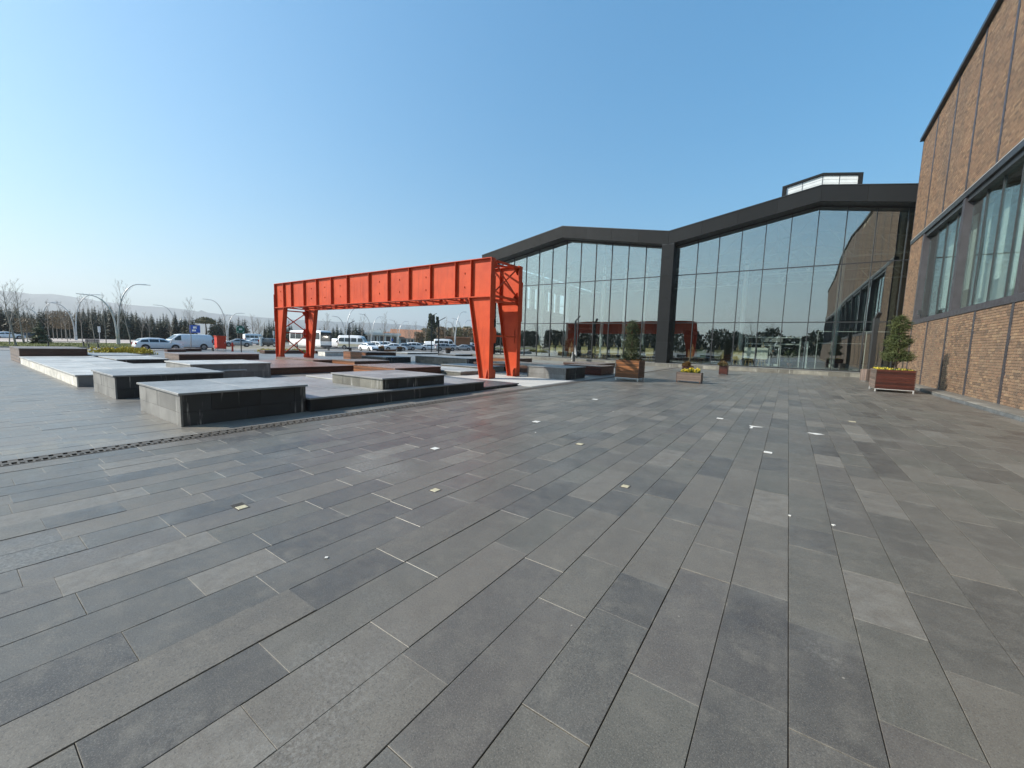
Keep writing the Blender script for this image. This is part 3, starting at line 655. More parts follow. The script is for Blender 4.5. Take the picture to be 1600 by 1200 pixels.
# ================================================================== ORANGE GANTRY
ga = empty('gantry_frame', (-25, 18.5, 0), 0, 'orange painted steel gantry frame spanning the stone platforms', 'gantry')
GX0, GX1, ZB, ZT = -36.72, -13.22, 4.46, 6.42
FW = .36
STF = [-35.21, -33.95, -32.01, -30.16, -28.17, -26.17, -23.68, -21.69, -19.67, -17.80, -15.80, -14.64]
for yf in (17.0, 19.66):
    yc = yf+FW/2
    beam = MB().box(GX0+.02, GX1-.02, yc-.012, yc+.012, ZB, ZT).build('beam_web', M['orange'], ga, ga)
    MB().box(GX0, GX1, yf, yf+FW, ZT, ZT+.035).build('beam_top_flange', M['orange'], ga, ga)
    MB().box(GX0, GX1, yf, yf+FW, ZB-.035, ZB).build('beam_bottom_flange', M['orange'], ga, ga)
    for x in (GX0+.02, GX1-.02):
        MB().box(x-.018, x+.018, yf+.002, yf+FW-.002, ZB, ZT).build('end_plate', M['orange'], ga, ga)
    for x in STF:
        for a, b in ((yf+.012, yc-.013), (yc+.013, yf+FW-.012)):
            MB().box(x-.012, x+.012, a, b, ZB, ZT).build('stiffener', M['orange'], ga, ga)
    # legs: tapered web, outer flange upright, inner flange sloping
    for xo, s in ((GX0, 1), (GX1, -1)):
        xi0, xi1 = xo+s*1.52, xo+s*.66
        leg = MB().prism([(xo+s*.03, 0.03), (xi1-s*.02, 0.03), (xi0-s*.02, ZB-.036), (xo+s*.03, ZB-.036)], yc-.012, yc+.012).build('leg_web', M['orange'], ga, ga)
        MB().box(min(xo, xo+s*.03), max(xo, xo+s*.03), yf, yf+FW, .03, ZB-.036).build('leg_outer_flange', M['orange'], ga, ga)
        MB().bar((xi1, yc, .03), (xi0, yc, ZB-.037), FW, .03, (1, 0, 0)).build('leg_inner_flange', M['orange'], ga, ga)
        MB().box(min(xo, xi0), max(xo, xi0), yf+.003, yf+FW-.003, ZB-.060, ZB-.0355).build('leg_cap_plate', M['orange'], ga, ga)
        MB().box(min(xo-s*.06, xi1+s*.06), max(xo-s*.06, xi1+s*.06), yf-.05, yf+FW+.06, 0.002, .03).build('base_plate', M['orange'], ga, ga)
        for k in (.22,):
            x = xo+s*(.03+k)
            for a, b in ((yf+.02, yc-.013), (yc+.013, yf+FW-.02)):
                MB().prism([(a, .03), (b, .03), (b if a < yc else a, .55)], x-.012, x+.012, 'x').build('base_gusset', M['orange'], ga, ga)
        # wide splice plates at the knee, on the outer face
        xa, xb = (xo-.02, xo-.001) if s > 0 else (xo+.001, xo+.02)
        MB().box(xa, xb, yf-.04, yf+FW+.05, 3.25, 5.55).build('splice_plate', M['orange'], ga, ga)
        bo = MB()
        for z in [3.4+.125*i for i in range(17)]:
            for y in (yf+.03, yf+.12, yf+FW-.12, yf+FW-.03): bo.box(xa-.012 if s > 0 else xb, xa if s > 0 else xb+.012, y-.018, y+.018, z-.018, z+.018)
        bo.build('bolt', M['orange'], ga, ga, kind='stuff')
    # lugs on the webs and a riveted splice
    lug = MB()
    for i, x in enumerate((-35.9, -31.1, -29.2, -27.2, -22.7, -20.7, -18.3, -15.2)):
        for z in (5.02, 5.78): lug.box(x-.02, x+.02, yc-.05, yc-.012, z-.045, z+.045)
    for i in range(12):
        for x in (-25.45, -25.2, -24.75, -24.5): lug.box(x-.014, x+.014, yc-.03, yc-.012, 4.85+.1*i, 4.87+.1*i)
    lug.build('lug', M['orange'], ga, ga, kind='stuff')
YA, YBK = 17.0+FW/2, 19.66+FW/2
# horizontal lacing between the two beams, bottom and top
xsb = [GX0+.1+(GX1-GX0-.2)*k/12 for k in range(13)]
for z in (ZB+.05, ZT-.05):
    for k in range(13):
        MB().bar((xsb[k], YA+.03, z), (xsb[k], YBK-.03, z), .10, .08).build('cross_tie', M['orange'], ga, ga)
        if k < 12:
            a, b = ((xsb[k], YA+.03), (xsb[k+1], YBK-.03)) if k % 2 else ((xsb[k], YBK-.03), (xsb[k+1], YA+.03))
            MB().bar((*a, z-.045), (*b, z-.045), .09, .03).build('lacing_bar', M['orange'], ga, ga)
            for px_, py_ in (a, b): 
                sg = 1 if py_ < 18.5 else -1
                MB().box(px_-.22, px_+.22, min(py_, py_+sg*.30), max(py_, py_+sg*.30), z-.025, z-.012).build('gusset_plate', M['orange'], ga, ga)
def xbrace(x, z0, z1, w=.085):
    MB().bar((x-.03, YA+.15, z0), (x-.03, YBK-.15, z1), w, .03, (1, 0, 0)).build('diagonal_brace', M['orange'], ga, ga)
    MB().bar((x+.03, YA+.15, z1), (x+.03, YBK-.15, z0), w, .03, (1, 0, 0)).build('diagonal_brace', M['orange'], ga, ga)
    for y, s in ((YA+.15, 1), (YBK-.15, -1)):
        for z in (z0, z1):
            d = 1 if z == z0 else -1
            MB().prism([(y-s*.12, z-d*.06), (y+s*.32, z-d*.06), (y+s*.32, z+d*.06), (y+s*.02, z+d*.36), (y-s*.12, z+d*.36)], x-.052, x-.034, 'x').build('gusset_plate', M['orange'], ga, ga)
xbrace(GX1-.12, ZB+.12, ZT-.12); xbrace(GX0+.12, ZB+.12, ZT-.12)
for x in (GX1-.12, GX0+.12):
    for z in (ZB+.04, ZT-.06, 4.25): MB().bar((x, YA, z), (x, YBK, z), .16, .10).build('end_tie', M['orange'], ga, ga)
    MB().bar((x, YA+.2, 2.35), (x, YBK-.2, 2.35), .14, .09).build('leg_strut', M['orange'], ga, ga)
    for y in (YA+.26, YBK-.26):
        s = 1 if y < 18.5 else -1
        MB().prism([(y-.16, 1.95), (y+.12*s, 1.95), (y+.2*s, 2.1), (y+.2*s, 2.65), (y+.1*s, 2.8), (y-.16, 2.8)], x+.07, x+.088, 'x').build('strut_gusset', M['orange'], ga, ga)
    for y, s in ((YA+.18, 1), (YBK-.18, -1)):
        MB().prism([(y, .03), (y+s*.30, .03), (y+s*.30, .40), (y+s*.18, .52), (y, .52)], x+.06, x+.075, 'x').build('foot_gusset', M['orange'], ga, ga)
xbrace(GX0+.12, 2.45, 4.15); xbrace(GX0+.12, .25, 2.2)
MB().bar((GX1-.1, YA+.2, ZT-.07), (GX1-1.4, YBK-.2, ZT-.07), .12, .05).build('top_brace', M['orange'], ga, ga)
MB().bar((GX1-.1, YBK-.2, ZT-.08), (GX1-1.4, YA+.2, ZT-.08), .12, .05).build('top_brace', M['orange'], ga, ga)

# ================================================================== PLATFORM BLOCKS
blk_n = 0
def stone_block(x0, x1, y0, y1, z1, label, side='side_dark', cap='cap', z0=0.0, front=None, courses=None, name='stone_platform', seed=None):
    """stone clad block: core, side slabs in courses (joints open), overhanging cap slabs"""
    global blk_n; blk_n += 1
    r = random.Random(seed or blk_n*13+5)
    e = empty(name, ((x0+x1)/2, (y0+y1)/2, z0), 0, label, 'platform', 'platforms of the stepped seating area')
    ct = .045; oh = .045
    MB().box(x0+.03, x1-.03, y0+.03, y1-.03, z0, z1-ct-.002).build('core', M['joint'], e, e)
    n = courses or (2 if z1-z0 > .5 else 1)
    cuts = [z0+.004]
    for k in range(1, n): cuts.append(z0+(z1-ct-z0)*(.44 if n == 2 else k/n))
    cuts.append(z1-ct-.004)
    fm = M[front or side]; sm = M[side]  # front paler than the other sides: sun and shade put into the colour
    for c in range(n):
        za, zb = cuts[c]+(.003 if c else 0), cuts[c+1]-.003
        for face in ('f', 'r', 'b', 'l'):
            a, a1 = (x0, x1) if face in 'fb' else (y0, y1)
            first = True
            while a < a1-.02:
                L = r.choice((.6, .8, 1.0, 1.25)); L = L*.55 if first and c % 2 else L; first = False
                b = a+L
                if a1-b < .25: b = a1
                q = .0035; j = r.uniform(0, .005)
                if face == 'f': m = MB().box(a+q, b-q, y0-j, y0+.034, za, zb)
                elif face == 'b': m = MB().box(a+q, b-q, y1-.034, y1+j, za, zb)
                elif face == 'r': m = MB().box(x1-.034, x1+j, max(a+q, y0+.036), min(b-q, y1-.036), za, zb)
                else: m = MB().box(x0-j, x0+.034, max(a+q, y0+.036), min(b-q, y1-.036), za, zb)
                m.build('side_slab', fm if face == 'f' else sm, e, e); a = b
    # cap slabs laid as strips across
    nx = max(1, round((x1-x0)/1.35)); ny = max(1, round((y1-y0)/1.35))
    for i in range(nx):
        for k in range(ny):
            xa = x0-oh+(x1-x0+2*oh)*i/nx; xb = x0-oh+(x1-x0+2*oh)*(i+1)/nx; ya = y0-oh+(y1-y0+2*oh)*k/ny; yb = y0-oh+(y1-y0+2*oh)*(k+1)/ny
            MB().cbox(xa+.003, xb-.003, ya+.003, yb-.003, z1-ct, z1+r.gauss(0, .0012), .007).build('cap_slab', M[cap], e, e)
    return e
def wood_block(x0, x1, y0, y1, z1, label, side='wood', top='wood_top', z0=0.0, slat=.115, name='wood_platform', right=None):
    global blk_n; blk_n += 1
    e = empty(name, ((x0+x1)/2, (y0+y1)/2, z0), 0, label, 'platform', 'platforms of the stepped seating area')
    MB().box(x0+.04, x1-.04, y0+.04, y1-.04, z0+.02, z1-.04).build('core', M['joint'], e, e)
    n = max(2, round((z1-z0-.06)/slat)); h = (z1-.035-z0-.02)/n
    for k in range(n):
        za, zb = z0+.02+h*k+.004, z0+.02+h*(k+1)-.004
        MB().box(x0, x1, y0, y0+.03, za, zb).build('slat', M[side], e, e)
        MB().box(x0, x1, y1-.03, y1, za, zb).build('slat', M[side], e, e)
        MB().box(x1-.03, x1, y0+.032, y1-.032, za, zb).build('slat', M[right or side], e, e)  # darker wood given for this side paints its shade into the colour
        MB().box(x0, x0+.03, y0+.032, y1-.032, za, zb).build('slat', M[side], e, e)
    m = max(3, round((x1-x0)/.145)); w = (x1-x0+.04)/m
    for k in range(m):
        MB().cbox(x0-.02+w*k+.003, x0-.02+w*(k+1)-.003, y0-.02, y1+.02, z1-.033, z1, .004).build('top_board', M[top], e, e)
    return e
stone_block(-13.25, -10.38, 2.88, 5.52, .72, 'nearest grey capped stone platform, its side darkened as in shade and streaked with lime', 'side_dark', 'cap', front='side_grey')
stone_block(-18.70, -15.98, 2.95, 5.66, .70, 'stone platform with sides darkened as in shade just behind the nearest one', 'side_dark', 'cap', front='side_grey')
stone_block(-35.65, -20.34, 2.80, 5.58, .42, 'long low pale stone platform with a white front face brightened as in sunlight', 'side_grey', 'cap_pale', front='side_white', courses=1)
stone_block(-26.7, -20.38, 5.64, 8.1, .418, 'low pale stone platform behind the long pale one', 'side_grey', 'cap_pale', courses=1)
wood_block(-40.8, -36.2, 2.82, 5.55, .86, 'tall dark brown wooden platform at the far left end', 'wood_grey', 'wood_grey', slat=.10, right='wood_dark')
stone_block(-40.0, -35.4, 5.7, 8.1, .46, 'low stone platform behind the tall dark wooden one', 'side_dark', 'cap', courses=1)
stone_block(-34.4, -30.3, 5.75, 7.95, .46, 'low dark edged stone platform between the pale platform and the golden shrubs', 'side_dark', 'cap_pale', courses=1)
stone_block(-23.70, -20.55, 6.12, 9.25, .70, 'pale capped stone platform of coursed blue-grey blocks', 'side_grey', 'cap_pale', z0=0)
wood_block(-38.7, -35.65, 9.95, 15.2, .51, 'brown wooden platform left of the gantry legs', 'wood_grey', 'wood_top', right='wood_dark')
wood_block(-29.2, -21.6, 9.32, 14.5, .37, 'wide dark wooden deck in front of the left gantry legs', 'wood_dark', 'wood_top')
wood_block(-33.3, -27.9, 15.45, 16.90, .37, 'narrow weathered wooden platform against the left gantry legs', 'wood_grey', 'wood_top', right='wood_dark')
wood_block(-28.5, -25.6, 17.2, 20.25, .37, 'low brown wooden platform under the middle of the gantry', 'wood', 'wood_grey', right='wood_dark')
wood_block(-35.1, -31.6, 22.4, 25.8, .79, 'tall brown slatted wooden block with its side darkened as in shade under the gantry', 'wood', 'wood_grey', right='wood_dark')
wood_block(-20.9, -17.2, 13.98, 17.4, .465, 'brown wooden platform with its shaded side coloured dark behind the grey stone block', 'wood', 'wood_top', right='wood_dark')
stone_block(-28.0, -21.8, 25.05, 28.6, .61, 'long stone platform with a sun-toned tan front behind the wooden decks', 'side_dark', 'cap', front='side_tan')
stone_block(-31.5, -28.1, 21.9, 24.6, .50, 'dark sided stone platform beside the tall wooden block', 'side_dark', 'cap', courses=1)
stone_block(-21.0, -15.65, 17.46, 20.4, .24, 'low pale stone platform left of the right gantry leg', 'side_tan', 'cap_pale', courses=1)
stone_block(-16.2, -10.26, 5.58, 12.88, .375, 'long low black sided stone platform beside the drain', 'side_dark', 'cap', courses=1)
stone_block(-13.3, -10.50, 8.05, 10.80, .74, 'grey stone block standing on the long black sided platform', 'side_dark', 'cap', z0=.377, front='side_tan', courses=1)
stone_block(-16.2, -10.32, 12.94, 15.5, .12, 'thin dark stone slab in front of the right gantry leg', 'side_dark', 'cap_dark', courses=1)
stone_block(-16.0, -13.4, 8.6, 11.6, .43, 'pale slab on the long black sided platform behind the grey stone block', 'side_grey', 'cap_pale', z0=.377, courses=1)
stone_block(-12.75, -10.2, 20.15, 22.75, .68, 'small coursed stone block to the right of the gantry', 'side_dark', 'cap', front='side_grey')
wood_block(-12.9, -10.2, 25.25, 27.7, .61, 'red-brown wooden platform beside the tall planter', 'wood_red', 'wood_grey')
wood_block(-19.5, -13.6, 23.2, 27.6, .50, 'dark wooden platform behind the coursed stone block', 'wood_dark', 'wood_grey')
wood_block(-17.0, -13.6, 33.0, 37.2, .40, 'low dark wooden platform near the hall step', 'wood_dark', 'wood_grey')
wood_block(-25.6, -22.6, 33.2, 36.6, .45, 'far wooden platform seen between the right gantry legs', 'wood_orange', 'wood_grey', right='wood_dark')
stone_block(-20.3, -16.5, 20.6, 23.0, .36, 'low dusty stone platform between the right gantry legs', 'side_tan', 'cap', courses=1)
struct(MB().cbox(-15.6, -9.62, 15.56, 20.1, -.02, .014, .006).build('concrete_pad', M['concrete']))

# ================================================================== LEAF HELPERS
def leafcloud(n, shape, size, seed=1, up=.4):
    """n small bent leaf faces; shape(r) -> (point, outward)"""
    r = random.Random(seed); b = MB()
    for _ in range(n):
        p, o = shape(r); p = Vector(p); o = Vector(o)
        d = (o+Vector((r.gauss(0, .5), r.gauss(0, .5), r.gauss(0, .5)+up))).normalized()
        s = d.cross(Vector((r.gauss(0, 1), r.gauss(0, 1), r.gauss(0, 1)))).normalized(); q = size*r.uniform(.6, 1.4)
        a = p+d*q; m = p+d*q*.5
        b.add([p, m+s*q*.3, a, m-s*q*.3], [(0, 1, 2), (0, 2, 3)])
    return b
def sprigs(n, shape, L, seed=1, droop=.0, needles=9):
    """needle sprigs: thin twig blades fanned round a short axis"""
    r = random.Random(seed); b = MB()
    for _ in range(n):
        p, o = shape(r); p = Vector(p); o = Vector(o)
        d = (o+Vector((r.gauss(0, .35), r.gauss(0, .35), r.gauss(0, .25)-droop))).normalized()
        q = L*r.uniform(.6, 1.3)
        for k in range(needles):
            t = k/needles; c = p+d*q*t
            s = (d+Vector((r.gauss(0, .8), r.gauss(0, .8), r.gauss(0, .6)))).normalized(); w = d.cross(s)
            if w.length < 1e-4: continue
            w = w.normalized()*q*.05; e = c+s*q*(.42-.2*t)
            b.add([c-w, c+w, e], [(0, 1, 2)])
    return b
def conifer_mesh(H, R, seed, tiers=18, name='crown', base=.08, sag=.28, dens=9, pw=.9):
    r = random.Random(seed); b = MB()
    for i in range(tiers):
        t = i/(tiers-1); z = H*(base+(1-base)*t); rad = R*(1-t)**pw*(.8+.4*r.random())+.02*R
        m = max(4, int(dens*(1-t*.6)))
        for k in range(m):
            a = 2*pi*(k+r.random())/m; L = rad*r.uniform(.6, 1.15); dz = -L*sag*r.uniform(.4, 1.4)
            dx, dy = cos(a), sin(a); w = L*.30+.05
            tip = (dx*L, dy*L, z+dz); mid = (dx*L*.55, dy*L*.55, z+dz*.25+.05*L)
            b.add([(0, 0, z+.06*L), (mid[0]-dy*w, mid[1]+dx*w, mid[2]-.10*L), tip, (mid[0]+dy*w, mid[1]-dx*w, mid[2]-.10*L), mid], [(0, 1, 4), (1, 2, 4), (2, 3, 4), (3, 0, 4)])
            for _ in range(3):
                u = r.uniform(.3, 1); q = L*.22; c = Vector((dx*L*u, dy*L*u, z+dz*u*u)); e = c+Vector((r.gauss(0, q), r.gauss(0, q), r.gauss(0, q*.7)))
                f2 = c+Vector((r.gauss(0, q), r.gauss(0, q), r.gauss(0, q*.7))); b.add([c, e, f2], [(0, 1, 2)])
    return b.mesh(name)
def tree_bare(name, loc, H, label, seed, spread=.45, trunk=.08, group='bare street trees', depth=4, first=.32, mat='bark_pale', lean=0.0):
    """leader trunk, ascending limbs, then two orders of fine twigs"""
    r = random.Random(seed); e = empty(name, loc, r.random()*6, label, 'tree', group)
    tb = MB(); br = MB(); n = 7
    pts = [Vector((0, 0, 0))]; d = Vector((r.gauss(0, .03), r.gauss(0, .03), 1)).normalized()
    for i in range(n): d = (d+Vector((r.gauss(0, .05), r.gauss(0, .05), .12))).normalized(); pts.append(pts[-1]+d*H/n*.97)
    rad = [trunk*(1-.93*(i/n)) for i in range(n+1)]; tb.tube(pts, rad, 7, cap=False)
    def limb(p, d, L, R, k):
        m = 4; q = [p]; dd = d
        for i in range(m): dd = (dd+Vector((r.gauss(0, .12), r.gauss(0, .12), .10))).normalized(); q.append(q[-1]+dd*L/m)
        br.tube(q, [max(R*(1-.8*i/m), .004) for i in range(m+1)], 4 if k == 1 else 3, cap=False)
        if k >= depth: return
        for j in range(6 if k == 1 else 4):
            t = .22+.76*(j+r.random())/(6 if k == 1 else 4); i = min(int(t*m), m-1); c = q[i].lerp(q[i+1], t*m-i); a = r.random()*6.283
            limb(c, (dd+Vector((cos(a), sin(a), .25))*.75).normalized(), L*r.uniform(.28, .5)*(1.15-.5*t), max(R*.42, .005), k+1)
    nb = 13
    for j in range(nb):
        t = first+(.97-first)*(j+r.random()*.8)/nb; i = min(int(t*n), n-1); c = pts[i].lerp(pts[i+1], t*n-i); a = j*2.4+r.gauss(0, .4)
        limb(c, Vector((cos(a)*spread*1.5, sin(a)*spread*1.5, 1)).normalized(), H*(.36*(1-t)+.09)*(.6+spread)*r.uniform(.8, 1.2), max(rad[i]*.42, .008), 1)
    tb.build('trunk', M[mat], e, smooth=True); br.build('crown', M[mat], e)
    return e

# ================================================================== PLANTERS
def planter(name, x0, x1, y0, y1, zb, zt, label, wood, group='timber planters', n=9, metal=True, side=None):
    e = empty(name, ((x0+x1)/2, (y0+y1)/2, 0), 0, label, 'planter', group); h = (zt-zb)/n
    for k in range(n):
        a, b = zb+h*k+.007, zb+h*(k+1)-.007
        MB().box(x0, x1, y0, y0+.025, a, b).build('slat', M[wood], e, e); MB().box(x0, x1, y1-.025, y1, a, b).build('slat', M[wood], e, e)
        MB().box(x0, x0+.025, y0+.027, y1-.027, a, b).build('slat', M[side or wood], e, e); MB().box(x1-.025, x1, y0+.027, y1-.027, a, b).build('slat', M[side or wood], e, e)
    MB().box(x0+.04, x1-.04, y0+.04, y1-.04, zb+.01, zt-.10).build('soil', M['bark'], e, e)
    for x in (x0+.03, x1-.03):
        for y in (y0+.03, y1-.03): MB().box(x-.028, x+.028, y-.028, y+.028, .002, zb-.002).build('leg', M['steel_leg' if metal else 'wood_dark'], e, e)
    if metal:
        MB().box(x0+.005, x1-.005, y0+.005, y0+.03, zb-.035, zb-.001).build('bottom_rail', M['steel_leg'], e, e); MB().box(x0+.005, x1-.005, y1-.03, y1-.005, zb-.035, zb-.001).build('bottom_rail', M['steel_leg'], e, e)
    for x in (x0, x1):
        for y in (y0, y1): MB().box(x-.012, x+.012, y-.012, y+.012, zb, zt).build('corner_trim', M[side or wood], e, e)
    return e
def shrub(name, loc, label, cat, crown, trunk, cm, tm='bark', group=None):
    e = empty(name, loc, 0, label, cat, group)
    trunk.build('trunk', M[tm], e); crown.build('crown', M[cm], e); return e
def flowers(name, x0, x1, y0, y1, z, label, seed, n=900, hh=.2, mat='yellow', leaf='green', group=None):
    e = empty(name, ((x0+x1)/2, (y0+y1)/2, z), 0, label, 'flowers', group); W, D = (x1-x0)/2, (y1-y0)/2
    r0 = random.Random(seed); cs = [(r0.uniform(-W, W), r0.uniform(-D, D), r0.uniform(.6, 1.0)) for _ in range(max(6, int(W*D*60)))]
    def sh(k):
        def f(r):
            c = r.choice(cs); a = r.random()*2*pi; q = sqrt(r.random())*.16
            x = max(-W, min(W, c[0]+q*cos(a))); y = max(-D, min(D, c[1]+q*sin(a)))
            zz = hh*c[2]*(1-(q/.2)**2)*(1 if k else r.random()); return (x, y, max(.0, zz)), (cos(a)*.4, sin(a)*.4, .8)
        return f
    leafcloud(n, sh(0), .09, seed+1, .4).build('leaves', M[leaf], e); leafcloud(n, sh(1), .06, seed+2, .2).build('blossom', M[mat], e); return e
# tall planter with a dark spruce
planter('planter', -8.35, -6.98, 22.95, 24.05, .17, 1.20, 'tall brown slatted planter on steel legs, holding a dark spruce', 'wood_orange', side='wood_dark')
def tiers(H, Rb, gaps, bare):
    def f(r):
        while True:
            z = bare+(H-bare)*r.random(); t = (z-bare)/(H-bare)
            R = Rb*(1-t*.55)*(.38+.62*abs(sin(t*pi*gaps+.5)))*(1 if t < .9 else (1-t)*10*.8+.2)
            if r.random() < .25+.75*(R/Rb): break
        a = r.random()*2*pi; q = R*sqrt(r.uniform(.15, 1))*(.85+.3*sin(3*a+z*4))
        return (q*cos(a), q*sin(a), z), (cos(a), sin(a), .12)
    return f
tk = MB().tube([(0, 0, 0), (.03, .02, 1.2), (0, 0, 2.25)], [.05, .035, .012], 7)
shrub('potted_spruce', (-7.65, 23.5, 1.10), 'dark green spruce growing in the tall brown planter', 'tree', sprigs(1300, tiers(2.38, .56, 3, .05), .24, 5, .1), tk, 'spruce_dark')
flowers('ground_cover', -8.2, -7.1, 23.05, 23.9, 1.11, 'red-brown foliage at the foot of the potted dark spruce', 31, 350, .14, 'redleaf', 'redleaf')
# low planter with yellow flowers
planter('planter', -5.28, -3.98, 24.65, 25.35, .10, .60, 'low brown wooden trough with yellow flowers on the plaza', 'wood_grey', n=4, metal=False)
MB_e = flowers('flower_row', -5.12, -4.14, 24.75, 25.25, .52, 'bright yellow flowers in the low wooden trough', 41, 1300, .34)
# small square planters
planter('planter', -5.95, -5.35, 29.4, 30.0, .05, .78, 'small square planter half hidden behind the yellow flower trough', 'wood_red', n=5, metal=False)
flowers('shrub', -6.0, -5.3, 29.35, 30.05, .70, 'reddish shrub in the small planter behind the yellow flowers', 43, 500, .38, 'redleaf', 'redleaf')
planter('planter', -4.42, -3.84, 35.4, 36.0, .05, .76, 'small square red-brown planter standing alone near the hall step', 'wood_red', n=5, metal=False)
flowers('shrub', -4.5, -3.75, 35.3, 36.1, .69, 'red and green shrub in the lone square planter', 44, 600, .40, 'redleaf', 'olive')
# big red planter at the wall
planter('planter', 3.92, 5.45, 28.4, 30.2, .16, 1.18, 'wide dark red slatted planter beside the brick wall', 'wood_red', n=9, side='wood_grey')
flowers('flower_row', 4.0, 5.4, 28.45, 30.1, 1.06, 'yellow flowers along the rim of the dark red planter', 45, 1100, .17)
tk = MB().tube([(0, 0, 0), (.04, 0, .8), (0, .03, 1.7), (0, 0, 2.75)], [.06, .05, .035, .012], 7)
for a in range(5): tk.tube([(.02, 0, .35+.2*a), (.3*cos(a*2.3), .3*sin(a*2.3), .75+.25*a)], [.025, .012], 5)
shrub('potted_spruce', (4.75, 29.2, 1.05), 'light green tiered spruce growing in the dark red planter', 'tree', sprigs(1900, tiers(2.95, .62, 3, .58), .24, 9, .05), tk, 'spruce')
# round timber litter bin
bn = empty('litter_bin', (4.72, 38.2, 0), 0, 'round brown timber litter bin behind the dark red planter', 'bin')
MB().lathe([(.27, .06), (.27, .84)], 16, (4.72, 38.2)).build('liner', M['joint'], bn, bn)
for k in range(18):
    a = 2*pi*k/18; c, s = cos(a), sin(a); x, y = 4.72+.30*c, 38.2+.30*s
    MB().bar((x, y, .06), (x, y, .88), .098, .024, (c, s, 0)).build('stave', M['wood_grey'], bn, bn)
MB().lathe([(.05, 0), (.24, .005), (.24, .06)], 14, (4.72, 38.2)).build('foot', M['steel_leg'], bn, bn)

# ================================================================== BLACK LAMP POSTS
def black_lamp(loc, H, rz, label, arm=1.0, w=.16, tilt=.5):
    e = empty('lamp_post', loc, rz, label, 'lamp', 'black lamp posts of the plaza')
    MB().box(-w/2, w/2, -w/2, w/2, .02, H).build('post', M['post_black'], e)
    MB().box(-w, w, -w, w, 0, .02).build('base_plate', M['post_black'], e)
    MB().bar((0, 0, H-.03), (arm*cos(tilt), 0, H+arm*sin(tilt)), w*.95, w*.55, (0, 0, 1)).build('arm', M['post_black'], e)
    MB().bar((arm*.45*cos(tilt), 0, H+arm*.45*sin(tilt)-w*.31), (arm*.95*cos(tilt), 0, H+arm*.95*sin(tilt)-w*.31), w*.7, .02, (0, 0, 1)).build('lens', M['lamp_lens'], e)
black_lamp((-57, 37.4, -.06), 4.4, radians(50), 'black angled lamp post in front of the white minibus', .95)
black_lamp((-52.4, 50.6, -.06), 6.5, radians(48), 'taller black angled lamp post in front of the cypress', 1.0)
black_lamp((-41.3, 41.3, 0), 4.9, radians(45), 'black angled lamp post beside the grey van', 1.05)
black_lamp((-20.75, 43.0, 0), 4.85, radians(30), 'black angled lamp post wrapped in white cloth before the hall', .75, .22, .85)
black_lamp((5.02, 38.9, 0), 4.55, radians(-75), 'black lamp post with a square head behind the potted light green spruce', .55, .26, .75)
# white cloth tied round the post
cl = MB()
for s_, z1, z0, w0, w1 in ((1, 1.95, .95, .08, .22), (-1, 1.20, .25, .10, .15)):
    b0 = len(cl.v); P = []
    for i in range(9):
        t = i/8
        for j in range(7):
            u = j/6; w = w0+(w1-w0)*t*(1.0-.25*sin(6*t))
            P.append((-20.75+s_*(.12+w*u)+.02*sin(9*u+5*t), 42.86-.07*sin(pi*u)+.05*sin(12*u+4*t), z1-(z1-z0)*t-.14*u*(.4+t)+.05*sin(8*u)))
    cl.v += P; cl.v += [(x, y+.02, z) for x, y, z in P]
    for i in range(8):
        for j in range(6):
            q = (b0+i*7+j, b0+i*7+j+1, b0+(i+1)*7+j+1, b0+(i+1)*7+j); cl.f.append(q); cl.f.append(tuple(k+63 for k in reversed(q)))
tag(cl.build('white_cloth', M['paper'], smooth=True), 'white cloth hanging from the lamp post in front of the hall', 'cloth')

